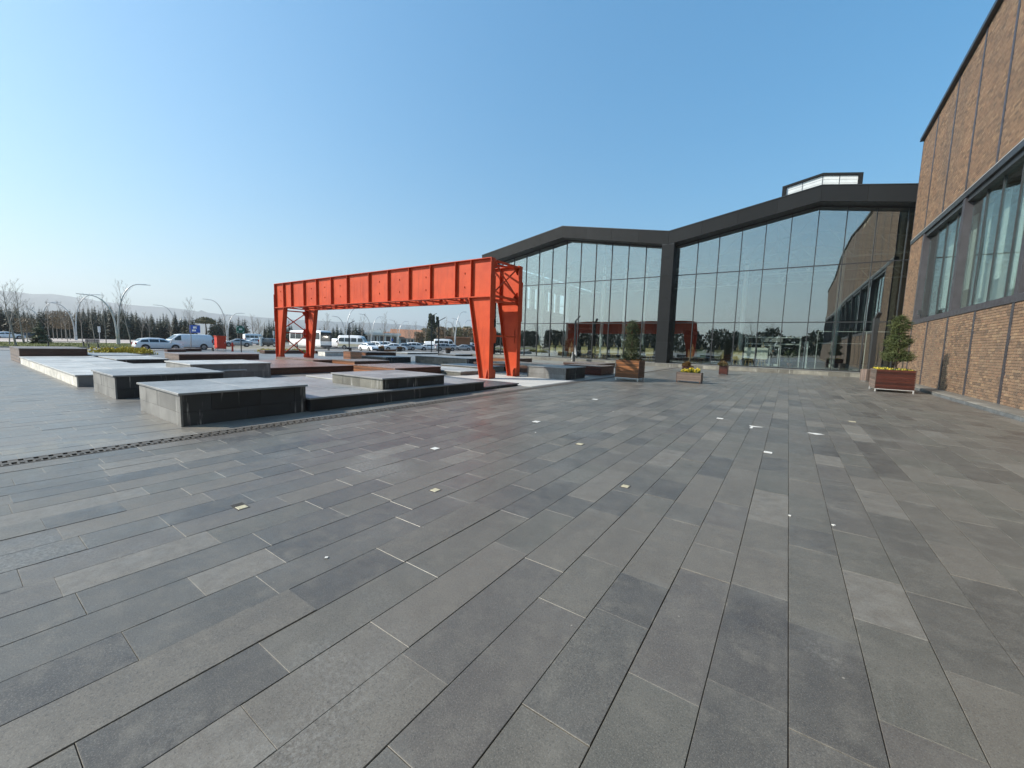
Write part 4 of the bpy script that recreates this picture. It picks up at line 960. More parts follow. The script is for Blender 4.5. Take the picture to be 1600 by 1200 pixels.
# ================================================================== ARCHED STREET LAMPS
def arched(loc, left, right, label, R=.13):
    e = empty('street_lamp', loc, 0, label, 'street lamp', 'arched double-arm street lamps')
    MB().box(-.22, .22, -.22, .22, 0, .9).build('base_box', M['galv'], e)
    for (dy, z), s in ((left, -1), (right, 1)):
        if dy is None: continue
        pts = []; n = 12
        for i in range(n+1):
            t = i/n; a = t*pi/2
            pts.append((0, s*.10+dy*(1-cos(a))**1.15, .3+(z-.3)*sin(a)**.82))
        pts.append((0, s*.10+dy*1.28, z+.06))
        MB().tube(pts, [R*(1-.55*min(1, i/n)) for i in range(n+2)], 8).build('arm', M['galv'], e, smooth=True)
        MB().bar((0, s*.10+dy*1.05, z-.01), (0, s*.10+dy*1.45, z+.05), .22, .08).build('lamp_head', M['galv'], e)
L_ = [((-234, 19.2), (-1.5, 7.0), (2.6, 10), 'farthest arched street lamp at the left edge'), ((-175, 18.1), (-2, 7.6), (2.7, 10), 'arched street lamp behind the small conifer on the lawn'),
 ((-126, 17.7), (-2.7, 7.6), (3.2, 10), 'arched street lamp second nearest on the lawn row'), ((-89.8, 17.3), (-2.9, 7.6), (3.0, 10), 'large arched street lamp left of the white hatchback'),
 ((-199, 42.5), (-2.7, 10), (2.4, 7.4), 'arched street lamp just above the white hatchback'), ((-150, 41.8), (-3.5, 10), (1.7, 6.9), 'arched street lamp above the white panel van'),
 ((-183, 64.7), (-2.3, 8.1), (2.9, 10), 'arched street lamp above the red box, the farther of two'), ((-110, 40.1), (-3.1, 10), (2.6, 7.4), 'tall arched street lamp above the red box, the nearer of two'),
 ((-220, 95.2), (-.7, 6.9), (3.0, 10), 'arched street lamp left of the gantry legs'), ((-205, 110), (-2, 7.4), (2.6, 10), 'arched street lamp seen between the left gantry legs'), ((-92.6, 59.8), (-2.5, 7.4), (3.4, 10), 'tallest arched street lamp behind the white minibus'),
 ((-186, 116), (-3.6, 10), (1.8, 8.1), 'far arched street lamp above the coach'), ((-114, 83.1), (-3.3, 10), (3.3, 9.7), 'V-shaped arched street lamp above the white sedan'),
 ((-132, 109), (-3.2, 10), (3.6, 9.9), 'V-shaped arched street lamp before the terracotta roof'), ((-175, 152), (-2, 7), (2.7, 10), 'left one of two arched street lamps right of the roof gable'), ((-177, 159), (-2, 7), (2.9, 10), 'right one of two arched street lamps near the cypress'),
 ((-71.6, 77.5), (-2, 7), (3, 10), 'nearest arched street lamp left of the right gantry leg'), ((-96, 107.4), (-3.5, 10), (3.6, 10), 'crossing V-shaped street lamp beside the gantry leg'), ((-122, 140), (-2, 7.5), (3.4, 10), 'thin far street lamp touching the gantry leg')]
for p, l, r, lab in L_: arched((*p, -.05), l, r, lab)

# ================================================================== BACKGROUND PLACEMENT HELPERS
def gp(px, py, z=0.0):
    """ground point seen at a photograph pixel"""
    d = _r2*(px-800)+_u2*(600-py)+_f*FPX; t = (z-CAMP.z)/d.z; p = CAMP+d*t; return Vector((p.x, p.y, z))
def pd(px, dist, z=0.0):
    d = _r2*(px-800)+_u2*70+_f*FPX; h = hypot(d.x, d.y); return Vector((d.x/h*dist, d.y/h*dist, z))
def ht(px, py, p):
    d = _r2*(px-800)+_u2*(600-py)+_f*FPX; return CAMP.z+d.z/hypot(d.x, d.y)*hypot(p.x, p.y)

# ================================================================== VEHICLES
KIND = {
 'hatch': dict(L=4.35, W=1.80, H=1.46, belt=.93, low=.20, wr=.33, ax=(-.31, .31), st=[(-.5,.62),(-.49,.86),(-.455,1.02),(-.375,1.36),(-.2,1.46),(.0,1.45),(.08,1.40),(.26,.98),(.41,.86),(.475,.72),(.5,.52)], cowl=.26, rf=.08, rr=-.375, rb=-.455, wins=[(-.40,-.24),(-.22,-.03),(-.01,.18)]),
 'sedan': dict(L=4.6, W=1.80, H=1.45, belt=.93, low=.20, wr=.33, ax=(-.30, .31), st=[(-.5,.66),(-.485,.92),(-.36,1.02),(-.20,1.38),(-.05,1.45),(.05,1.42),(.24,.98),(.42,.85),(.48,.70),(.5,.50)], cowl=.24, rf=.05, rr=-.20, rb=-.345, wins=[(-.27,-.09),(-.07,.15)]),
 'suv': dict(L=4.5, W=1.85, H=1.68, belt=1.02, low=.25, wr=.36, ax=(-.30, .31), st=[(-.5,.72),(-.485,1.02),(-.44,1.58),(-.2,1.68),(.02,1.66),(.10,1.58),(.24,1.08),(.42,.98),(.485,.80),(.5,.55)], cowl=.24, rf=.10, rr=-.44, rb=-.485, wins=[(-.43,-.27),(-.25,-.05),(-.03,.16)]),
 'van': dict(L=5.3, W=1.98, H=2.02, belt=1.15, low=.24, wr=.36, ax=(-.30, .31), st=[(-.5,.62),(-.495,1.85),(-.47,1.97),(-.2,2.02),(.12,2.0),(.20,1.92),(.36,1.22),(.45,1.05),(.49,.80),(.5,.55)], cowl=.36, rf=.20, rr=-.47, rb=-.495, wins=[(.15,.28)]),
 'minibus': dict(L=6.0, W=2.05, H=2.72, belt=1.35, low=.26, wr=.37, ax=(-.28, .33), st=[(-.5,.7),(-.495,2.45),(-.47,2.65),(-.1,2.72),(.17,2.70),(.26,2.5),(.37,1.45),(.45,1.22),(.49,.9),(.5,.55)], cowl=.37, rf=.26, rr=-.47, rb=-.495, wins=[(-.47,-.29),(-.27,-.09),(-.07,.10),(.14,.30)]),
 'bus': dict(L=12.0, W=2.52, H=3.5, belt=1.65, low=.28, wr=.48, ax=(-.24, .29), st=[(-.5,.7),(-.497,3.2),(-.48,3.45),(0,3.5),(.46,3.5),(.485,3.35),(.496,1.6),(.5,.6)], cowl=.496, rf=.485, rr=-.48, rb=-.497, wins=[(-.46,-.28),(-.27,-.09),(-.08,.10),(.11,.28),(.29,.47)])}
def vehicle(kind, loc, rz, label, paint, cat='car', name='parked_car', group='vehicles parked around the plaza', lower=None):
    K = KIND[kind]; L, W, H, belt, low = K['L'], K['W'], K['H'], K['belt'], K['low']; hw = W/2
    e = empty(name, loc, rz, label, cat, group)
    def top(x):
        for (a, p), (b, q) in zip(K['st'], K['st'][1:]):
            if a*L <= x <= b*L: return p+(q-p)*(x-a*L)/((b-a)*L)
        return .5
    def hws(x):
        t = abs(x)/(L/2); return hw*(1-.10*max(0, (t-.72)/.28)**2)
    def ring(x, zt):
        w = hws(x); b = min(belt, zt-.06); wr = w-.03-(.20 if kind not in ('bus', 'van', 'minibus') else .09)*max(0, (zt-belt))/(H-belt)
        zr = zt-.07 if zt > belt+.2 else max(b+.02, zt-.03)
        h = [(w-.10, low), (w-.015, low+.12), (w, (low+b)*.52), (w-.02, b), (wr, zr), (wr*.80, zt), (wr*.35, zt+.015)]
        return [(x, y, z) for y, z in h]+[(x, -y, z) for y, z in reversed(h)]
    xs = sorted(set([a*L for a, _ in K['st']]+[L*(-.5+.02+k*.96/22) for k in range(23)]))
    b = MB(); n = 14
    for x in xs: b.v += ring(x, top(x))
    for i in range(len(xs)-1):
        for k in range(n): b.f.append((i*n+k, i*n+(k+1) % n, (i+1)*n+(k+1) % n, (i+1)*n+k))
    b.f.append(tuple(range(n-1, -1, -1))); b.f.append(tuple((len(xs)-1)*n+k for k in range(n)))
    body = b.build('body', M[paint], e, smooth=True)
    def side(x, z, s, o=.012):
        zt = top(x); R = ring(x, zt); (_, y0, z0), (_, y1, z1) = R[3], R[4]
        t = 0 if z1 == z0 else max(0, min(1, (z-z0)/(z1-z0))); return (x, s*(y0+(y1-y0)*t+o), z)
    for s in (1, -1):
        for a, c in K['wins']:
            m = MB(); N = 6
            for i in range(N+1):
                x = (a+(c-a)*i/N)*L; zt = top(x); zu = max(belt+.10, zt-.15); zl = belt+.05
                if kind == 'bus': zl = belt+.1; zu = zt-.45
                if kind == 'minibus': zl = belt+.12; zu = min(zu, 2.2)
                m.v += [side(x, zl, s), side(x, max(zu, zl+.02), s)]
            for i in range(N): m.f.append((2*i, 2*i+2, 2*i+3, 2*i+1))
            m.build('side_window', M['car_glass'], e)
        if kind not in ('bus',):
            MB().box(K['cowl']*L-.25, K['cowl']*L-.10, min(s*(hw-.02), s*(hw+.18)), max(s*(hw-.02), s*(hw+.18)), belt+.02, belt+.17).build('mirror', M[paint], e)
        MB().box(-L*.40, L*.40, min(s*(hw-.06), s*(hw-.008)), max(s*(hw-.06), s*(hw-.008)), low-.02, low+.09).build('sill_trim', M['trim'], e)
        for ax in K['ax']:
            x = ax*L; y = s*(hw+.002)
            MB().disc((x, s*(hw-.035), K['wr']+.02), 'y', K['wr']+.07, .09, 22).build('wheel_arch', M['trim'], e)
            wh = MB().disc((x, s*(hw-.08), K['wr']), 'y', K['wr'], .21, 22).build('wheel', M['tyre'], e, smooth=False)
            MB().disc((x, s*(hw+.03), K['wr']), 'y', K['wr']*.66, .03, 16).build('rim', M['rim'], wh)
        MB().box(L*.455, L*.497, min(s*(hw*.52), s*(hw*.86)), max(s*(hw*.52), s*(hw*.86)), .62 if H < 1.6 else .78, .78 if H < 1.6 else .98).build('headlight', M['lamp_lens'], e)
        MB().box(-L*.500, -L*.478, min(s*(hw*.62), s*(hw*.93)), max(s*(hw*.62), s*(hw*.93)), .72 if H < 1.6 else .9, .92 if H < 1.6 else 1.3).build('tail_light', M['tail'], e)
    def screen(xa, xb, nm, o):
        m = MB()
        for x in (xa, xb):
            zt = top(x); R = ring(x, zt); w = R[5][1]*1.02
            m.v += [(x+o*.012, -w, zt+.012), (x+o*.012, w, zt+.012)]
        m.f = [(0, 1, 3, 2)]; m.build(nm, M['car_glass'], e)
    sx = .03*L
    if kind == 'bus':
        MB().box(L*.492, L*.505, -hw*.90, hw*.90, 1.45, 3.15).build('windscreen', M['car_glass'], e); MB().box(L*.49, L*.503, -hw*.9, hw*.9, .35, .62).build('bumper', M['trim'], e)
        MB().box(-L*.05, L*.12, -.7, .7, H-.02, H+.14).build('roof_unit', M[paint], e)
    else:
        screen(K['cowl']*L-.10, K['rf']*L+.10, 'windscreen', 1)
        if kind not in ('van',): screen(K['rb']*L+.03, K['rr']*L-.02, 'rear_window', -1)
        MB().box(L*.478, L*.502, -hw*.74, hw*.74, low+.02, low+.26).build('bumper', M['trim'], e)
        MB().box(-L*.503, -L*.478, -hw*.80, hw*.80, low+.02, low+.24).build('rear_bumper', M['trim'], e)
        MB().box(L*.499, L*.505, -.26, .26, low+.26, low+.37).build('number_plate', M['white'], e); MB().box(-L*.506, -L*.50, -.26, .26, low+.42, low+.53).build('number_plate', M['white'], e)
    if lower: 
        for s in (1, -1): MB().box(-L*.49, L*.40, min(s*(hw-.02), s*(hw+.006)), max(s*(hw-.02), s*(hw+.006)), .55, 1.05).build('side_band', M[lower], e)
    return e
H90 = pi/2
def vp(x, y): 
    p = gp(x, y, -.06); return (p.x, p.y, -.06)
vehicle('hatch', (-60.95, 15.15, -.06), H90, 'white hatchback parked beside the lawn', 'white_paint')
vehicle('van', (-65.3, 19.1, -.06), -H90, 'white panel van parked behind the white hatchback', 'white_paint', 'van', 'parked_van')
vehicle('sedan', vp(11, 529.6), H90+.15, 'white sedan at the left edge beyond the lawn', 'white_paint')
vehicle('sedan', vp(52, 529.2), H90, 'dark grey car half hidden behind the small conifer', 'black_paint')
vehicle('sedan', vp(371, 541.3), -H90-.25, 'silver car behind the red hydrant', 'silver_paint')
vehicle('hatch', vp(338, 540.5), H90, 'dark blue car half hidden by the red box', 'blue_paint')
vehicle('minibus', vp(398, 535.3), H90, 'far white minibus behind the green sign', 'white_paint', 'minibus', 'parked_minibus')
vehicle('hatch', vp(395, 538.6), -H90, 'small white car in front of the far white minibus', 'white_paint')
vehicle('suv', vp(424, 541.3), .5, 'black off-road car left of the gantry legs', 'black_paint')
bp = gp(510, 544.6, -.06)
vehicle('bus', (bp.x-6.0, bp.y, -.06), 0.0, 'white coach parked behind the left gantry legs', 'white_paint', 'bus', 'parked_coach')
vehicle('van', vp(527.5, 543.6), .1, 'white van nose between the coach and the minibus', 'white_paint', 'van', 'parked_van')
vehicle('minibus', vp(555, 546.0), .62, 'cream and white minibus beside the coach', 'white_paint', 'minibus', 'parked_minibus', lower='cream_paint')
vehicle('sedan', vp(577, 548.6), -.12, 'white sedan facing the plaza right of the minibus', 'white_paint')
vehicle('suv', vp(592, 547.0), .3, 'white pickup-like car half hidden by the shrubs', 'white_paint')
vehicle('suv', vp(607, 545.2), .9, 'white off-road car under the blue flag', 'white_paint')
vehicle('sedan', vp(617, 548.0), 1.05, 'white sedan with its tail towards the plaza', 'white_paint')
vehicle('sedan', vp(632, 547.3), 1.3, 'silver sedan behind the white sedan tail', 'silver_paint')
vehicle('suv', vp(651, 547.3), 1.0, 'white estate car in the middle of the parked row', 'white_paint')
vehicle('hatch', vp(664, 546.5), 1.0, 'black hatchback left of the tall black lamp post', 'black_paint')
vehicle('hatch', vp(674, 547.6), .8, 'white hatchback behind the tall black lamp post', 'white_paint')
vehicle('van', vp(679, 545.3), .7, 'white high van behind the lamp posts', 'white_paint', 'van', 'parked_van')
vehicle('minibus', vp(696, 546.0), .85, 'white minibus between the lamp post and the street lamp', 'white_paint', 'minibus', 'parked_minibus')
vehicle('suv', vp(696, 548.3), .95, 'silver people carrier in front of the white minibus', 'silver_paint')
vehicle('sedan', vp(709, 547.2), .8, 'blue-grey car behind the nearest street lamp', 'blue_paint')
vehicle('sedan', vp(722, 547.8), -2.2, 'silver sedan facing left near the gantry leg', 'silver_paint')
vehicle('hatch', vp(734, 547.8), .9, 'black car touching the gantry leg', 'black_paint')
vehicle('van', vp(733, 545.2), .9, 'white van behind the black car', 'white_paint', 'van', 'parked_van')

# ================================================================== STREET FURNITURE
rb = empty('red_cabinet', (-57.55, 20.2, 0), 0, 'red metal cabinet on thin legs beside the hydrant', 'cabinet')
MB().box(-57.95, -57.15, 19.72, 20.68, .28, 1.78).build('body', M['red_box'], rb, rb); MB().box(-58.02, -57.08, 19.66, 20.74, 1.78, 1.86).build('lid', M['red_box'], rb, rb)
for x in (-57.9, -57.2):
    for y in (19.77, 20.63): MB().box(x-.03, x+.03, y-.03, y+.03, 0, .28).build('leg', M['steel_leg'], rb, rb)
MB().box(-57.149, -57.135, 19.78, 20.62, .34, 1.72).build('door', M['red_box'], rb, rb); MB().box(-57.135, -57.11, 20.5, 20.54, .95, 1.1).build('handle', M['steel_leg'], rb, rb)
hy = empty('fire_hydrant', (-56.5, 21.1, 0), 0, 'red fire hydrant between the red cabinet and the green sign', 'hydrant')
MB().lathe([(.16, 0), (.16, .06), (.10, .07), (.10, .82), (.14, .84), (.14, .9), (.09, 1.02), (.04, 1.12)], 14, (-56.5, 21.1)).build('barrel', M['red_box'], hy, hy)
for s in (-1, 1): MB().disc((-56.5, 21.1+s*.14, .72), 'y', .07, .14, 12).build('outlet', M['red_box'], hy, hy)
gs = empty('assembly_sign', (-54.3, 21.2, 0), 0, 'green sign with white arrows on a dark pole', 'sign')
MB().bar((-54.3, 21.2, 0), (-54.3, 21.2, 2.3), .09).build('pole', M['post_black'], gs, gs)
pl = MB().box(-54.33, -54.27, 20.78, 21.62, 2.24, 3.14).build('plate', M['sign_green'], gs, gs)
ar = MB()
for sy in (-1, 1):
    for sz in (-1, 1):
        c = (21.2+sy*.24, 2.72+sz*.26)
        ar.prism([(c[0]+sy*.10, c[1]+sz*.10), (c[0]+sy*.10, c[1]-sz*.06), (c[0]-sy*.06, c[1]+sz*.10)], -54.269, -54.262, 'x')
ar.build('arrow', M['white'], pl, gs)
fg = MB()
for dy in (-.12, 0, .12): fg.prism([(21.2+dy-.045, 2.62), (21.2+dy+.045, 2.62), (21.2+dy+.045, 2.8), (21.2+dy-.045, 2.8)], -54.268, -54.263, 'x'); fg.prism([(21.2+dy-.03, 2.82), (21.2+dy+.03, 2.82), (21.2+dy+.03, 2.88), (21.2+dy-.03, 2.88)], -54.268, -54.263, 'x')
fg.build('figure', M['white'], pl, gs)
p = gp(306, 544); bs_ = empty('blue_sign', (p.x, p.y, 0), 0, 'blue road sign above the white panel van', 'sign')
MB().bar((p.x, p.y, 0), (p.x, p.y, ht(306, 521, p)), .08).build('pole', M['galv'], bs_, bs_); zz = ht(306, 508, p); z0 = ht(306, 520, p)
pl = MB().box(p.x-.03, p.x+.03, p.y-.62, p.y+.62, z0, zz).build('plate', M['sign_blue'], bs_, bs_)
MB().box(p.x+.031, p.x+.036, p.y-.22, p.y+.22, (z0+zz)/2+.05, zz-.2).box(p.x+.031, p.x+.036, p.y-.35, p.y+.1, z0+.2, (z0+zz)/2-.1).build('pictogram', M['white'], pl, bs_)
fl_ = gp(611, 545); e = empty('blue_flag', (fl_.x, fl_.y, 0), 0, 'small blue flag above the parked cars', 'flag')
MB().bar((fl_.x, fl_.y, 0), (fl_.x, fl_.y, ht(611, 529, fl_)), .05).build('pole', M['galv'], e, e); MB().box(fl_.x-.01, fl_.x+.01, fl_.y, fl_.y+.55, ht(611, 533, fl_), ht(611, 529, fl_)).build('cloth', M['sign_blue'], e, e)
for px_, py_, pt, lab in ((156, 531, 510, 'white vertical sign panel left of the large street lamp'), (333, 533, 517, 'small white sign panel right of the red cabinet'), (428, 536, 517, 'round white sign left of the gantry legs')):
    p = gp(px_, py_); e = empty('post_sign', (p.x, p.y, 0), 0, lab, 'sign'); h_ = ht(px_, pt, p)
    MB().bar((p.x, p.y, 0), (p.x, p.y, h_), .10).build('pole', M['galv'], e, e); MB().box(p.x-.03, p.x+.03, p.y-.22, p.y+.22, h_-1.4, h_).build('plate', M['white'], e, e)
# lighting column of pale green, wide base
p = gp(408, 540.5); e = empty('gate_post', (p.x, p.y, 0), 0, 'pale green post left of the gantry legs', 'post'); MB().lathe([(.26, 0), (.26, 1.7), (.34, 1.72), (.34, 1.8), (.12, 1.85)], 14, (p.x, p.y)).build('shaft', M['lantern'], e, e)
# benches
def bench(loc, L, rz, label, wood='wood_dark', h=.46, back=False):
    e = empty('bench', loc, rz, label, 'bench', 'benches of the plaza')
    for k in range(4): MB().box(-L/2, L/2, -.24+k*.125, -.24+k*.125+.115, h-.05, h).build('slat', M[wood], e)
    for x in (-L*.33, L*.33): MB().box(x-.05, x+.05, -.2, .2, 0, h-.05).build('leg', M['post_black'], e)
    if back:
        for k in range(3): MB().box(-L/2, L/2, .25, .28, h+.12+k*.13, h+.23+k*.13).build('back_slat', M[wood], e)
        for x in (-L*.33, L*.33): MB().box(x-.03, x+.03, .28, .32, h-.05, h+.5).build('back_post', M['post_black'], e)
p = gp(104, 541.5); bench((p.x, p.y, .03), 4.4, H90, 'long black bench on the lawn behind the tall dark platform', 'wood_dark', .62)
p = gp(531, 549.0); bench((p.x, p.y, 0), 5.6, H90, 'long dark bench in front of the coach', 'wood_dark', .62)
p = gp(311, 548.2); bench((p.x+.8, p.y, 0), 3.4, H90, 'dark low bench in front of the white panel van', 'wood_dark', .42)
p = gp(146, 543.5); bench((p.x, p.y, 0), 1.2, H90, 'small grey bench seat beside the golden shrubs', 'wood_grey', .5, True)
for px_, py_, lab in ((596, 550.2, 'dark round pot with shrubs right of the bench'), (624, 550.4, 'dark round pot left of the parked silver sedan'), (700, 552.2, 'black half-buried tyre-like pot below the people carrier')):
    p = gp(px_, py_); e = empty('plant_pot', (p.x, p.y, 0), 0, lab, 'pot', 'dark plant pots'); MB().lathe([(.32, 0), (.44, .35), (.48, .62), (.40, .62), (.38, .5)], 16, (p.x, p.y)).build('pot', M['trim'], e, e)
    leafcloud(260, lambda r: ((lambda a, q: (q*cos(a), q*sin(a), .55+.35*r.random()*(1-q)))(r.random()*6.28, .45*sqrt(r.random())), (0, 0, 1)), .16, px_).build('leaves', M['redleaf'], e)
p = gp(607, 550.0); wood_block(p.x-.5, p.x+.4, p.y-1.2, p.y+1.2, .42, 'small wooden trough between the two dark pots', 'wood', 'wood_grey')
p = gp(296, 549.0); wood_block(p.x-.6, p.x+.5, p.y-1.4, p.y+1.0, .34, 'low red-brown wooden box before the white panel van', 'wood_red', 'wood_grey')
p = gp(272, 549.8); wood_block(p.x-.5, p.x+.5, p.y-.7, p.y+.9, .30, 'low red-brown wooden box before the white hatchback', 'wood_red', 'wood_grey')
p = gp(502, 552.4); wood_block(p.x-.6, p.x+.5, p.y-1.0, p.y+2.6, .36, 'low red wooden deck right of the left gantry legs', 'wood_red', 'wood_grey')
p = gp(540, 556.0); stone_block(p.x-1.2, p.x+.2, p.y-2.6, p.y+.2, .5, 'pale concrete block left of the tall brown slatted block', 'side_white', 'cap_pale', courses=1)
p = gp(660, 553.4); stone_block(p.x-4, p.x+.2, p.y-3, p.y+4, .22, 'wide pale low platform before the parked cars', 'side_grey', 'cap_pale', courses=1)
p = gp(728, 556.5); stone_block(p.x-3, p.x+.2, p.y-2.4, p.y+1.4, .26, 'low dark edged platform left of the right gantry leg', 'side_dark', 'cap', courses=1)
p = gp(418, 552.6); wood_block(p.x-1.0, p.x+.2, p.y-.4, p.y+4.0, .4, 'dark wooden edging behind the left gantry legs', 'wood_dark', 'wood_grey')
# golden shrub beds
def shrubbed(x0, x1, y0, y1, h, label, seed, n=2600, mat='yellow_shrub'):
    e = empty('shrub_bed', ((x0+x1)/2, (y0+y1)/2, 0), 0, label, 'shrubs'); W, D = (x1-x0)/2, (y1-y0)/2
    rs = random.Random(seed); cs = [(rs.uniform(-W, W), rs.uniform(-D, D), rs.uniform(.55, 1)) for _ in range(26)]
    def f(r):
        c = r.choice(cs); u = r.gauss(0, .28); v = r.gauss(0, .28); q = min(1, (u*u+v*v)/.5)
        return (c[0]+u, c[1]+v, h*c[2]*(1-q)*sqrt(r.random())), (u, v, .6)
    leafcloud(n, f, .16, seed, .4).build('leaves', M[mat], e); MB().box(-W-.1, W+.1, -D-.1, D+.1, 0, .12).build('edging', M['kerb'], e)
shrubbed(-50.6, -47.6, 7.9, 11.2, .62, 'bed of golden shrubs behind the pale platform', 3)
p = gp(452, 551.5); shrubbed(p.x-1.2, p.x+1.2, p.y-1.5, p.y+1.5, .5, 'small bed of golden shrubs seen between the left gantry legs', 5, 1400)
p = gp(427, 550.2); shrubbed(p.x-1.0, p.x+1.0, p.y-1.3, p.y+1.3, .35, 'small yellow-green shrub bed left of the gantry', 6, 1000)

# ================================================================== TREES
P3 = [(conifer_mesh(10, 2.0, 11, 30, pw=.95, sag=.45, dens=11), 10), (conifer_mesh(10, 2.3, 12, 28, pw=.85, sag=.45, dens=11), 10), (conifer_mesh(10, 1.7, 13, 32, pw=1.0, sag=.5, dens=11), 10)]
for m, _ in P3: m.materials.append(M['pine'])
tkm = MB().tube([(0, 0, 0), (0, 0, 9.2)], [.2, .03], 6).mesh('trunk'); tkm.materials.append(M['bark'])
rt = random.Random(77)
tops = [(-60, 474), (0, 478), (20, 483), (40, 489), (70, 488), (100, 489), (125, 486), (150, 484), (175, 485), (205, 489), (225, 495), (250, 497), (270, 492), (290, 497), (300, 500)]
def topy(x, T):
    for (a, p), (b, q) in zip(T, T[1:]):
        if a <= x <= b: return p+(q-p)*(x-a)/(b-a)
    return T[-1][1]
def pine(px_, py_, dist, label, group, v=None, wide=1.0):
    p = pd(px_, dist); H = ht(px_, py_, p)*rt.uniform(.96, 1.2); m, h0 = P3[rt.randrange(3) if v is None else v]; k = H/h0
    e = empty('pine_tree', (p.x, p.y, 0), rt.random()*6.28, label, 'tree', group); w = max(.85, k)*wide*rt.uniform(.85, 1.2)
    inst('crown', m, (0, 0, 0), e, scale=(w, w, k)); inst('trunk', tkm, (0, 0, 0), e, scale=(k, k, k))
x = -60
while x < 303:
    for d in (158, 171, 184):
        pine(x+rt.uniform(-3, 3), topy(min(max(x, -60), 300), tops)+rt.uniform(-3, 5), d+rt.uniform(-5, 5), 'dark green pine in the dense row beyond the road', 'dense row of dark pines beyond the road')
    x += rt.uniform(4.4, 6.6)
for px_, py_, d in [(332, 503, 150), (338, 499, 160), (345, 497, 165), (352, 500, 170), (361, 498, 168), (368, 502, 172), (374, 497, 170), (380, 499, 160), (414, 505, 175), (421, 499, 172), (428, 503, 178), (435, 502, 170), (445, 507, 180), (452, 504, 178)]:
    for q in (0, 14): pine(px_+q*.25, py_+q*.2, d+q, 'dark pine in the row behind the red cabinet and green sign', 'dark pines behind the green sign')
for px_, py_, d in [(500, 514, 190), (507, 508, 185), (513, 513, 195), (521, 510, 190), (527, 508, 185), (533, 512, 190), (541, 508, 170), (546, 505, 172), (552, 503, 170), (556, 504, 168), (562, 507, 170), (566, 511, 172), (590, 512, 230), (594, 514, 232), (602, 516, 240), (607, 517, 245), (614, 517, 240), (622, 518, 250), (630, 519, 240)]:
    pine(px_, py_, d, 'small far conifer seen under the gantry beam', 'far conifers seen under the gantry', wide=1.25)
# umbrella pine in the gap
p = pd(322, 150); e = empty('umbrella_pine', (p.x, p.y, 0), 0, 'pale umbrella-shaped pine standing in the gap right of the van', 'tree'); Hh = ht(322, 497, p)
MB().tube([(0, 0, 0), (.2, .1, Hh*.5), (0, 0, Hh*.9)], [.28, .2, .08], 7).build('trunk', M['bark'], e)
leafcloud(900, lambda r: ((lambda a, q: (q*cos(a), q*sin(a), Hh*(.74+.26*r.random()*(1-q*q/9))))(r.random()*6.28, 2.4*sqrt(r.random())), (0, 0, 1)), .55, 9).build('crown', M['olive'], e)
# small conifer on the lawn
p = gp(64, 537); e = empty('small_conifer', (p.x, p.y, .03), 0, 'small dark conifer on the lawn behind the black bench', 'tree'); hh = ht(64, 499, p)
m_ = conifer_mesh(hh, 1.25, 41, 20, dens=14); m_.materials.append(M['spruce_dark']); inst('crown', m_, (0, 0, 0), e); MB().tube([(0, 0, 0), (0, 0, hh*.9)], [.08, .02], 6).build('trunk', M['bark'], e)
# cypresses
for px_, py_, w, lab in ((672, 492, 1.5, 'tallest dark cypress behind the black lamp posts'), (677, 494, 1.3, 'second dark cypress right of the tallest one'), (683, 497, 1.1, 'thin cypress between the two black lamp posts')):
    p = pd(px_, 150); hh = ht(px_, py_, p); e = empty('cypress', (p.x, p.y, 0), 0, lab, 'tree')
    leafcloud(1100, lambda r: ((lambda a, t: (w*(.35+.65*sin(pi*min(1, t*1.1+.08)))*cos(a)*sqrt(r.random()), w*(.35+.65*sin(pi*min(1, t*1.1+.08)))*sin(a)*sqrt(r.random()), hh*t))(r.random()*6.28, r.random()), (0, 0, .9)), .6, px_, .9).build('crown', M['cypress'], e)
    MB().tube([(0, 0, 0), (0, 0, hh*.6)], [.2, .05], 6).build('trunk', M['bark'], e)
# olive and brown mass left of the right gantry leg, as single trees
for i, px_ in enumerate((655, 666, 690, 698, 706, 714, 722, 730, 738, 746, 754)):
    d = (135, 142, 128)[i % 3]; p = pd(px_, d); hh = ht(px_, (520, 514, 512, 516, 513, 512, 514, 511, 513, 512, 514)[i], p); e = empty('leafy_tree', (p.x, p.y, 0), 0, 'olive brown tree in the clump left of the right gantry leg', 'tree', 'olive brown trees by the right gantry leg')
    leafcloud(1000, lambda r: ((lambda a, q, z: (q*cos(a), q*sin(a), hh*(.22+.78*z)))(r.random()*6.28, 1.9*sqrt(r.random())*(.6+.4*r.random()), r.random()**.8), (0, 0, .5)), .42, i+60).build('crown', M['olive' if i % 2 else 'brownleaf'], e)
    MB().tube([(0, 0, 0), (0, 0, hh*.7)], [.16, .05], 6).build('trunk', M['bark'], e)
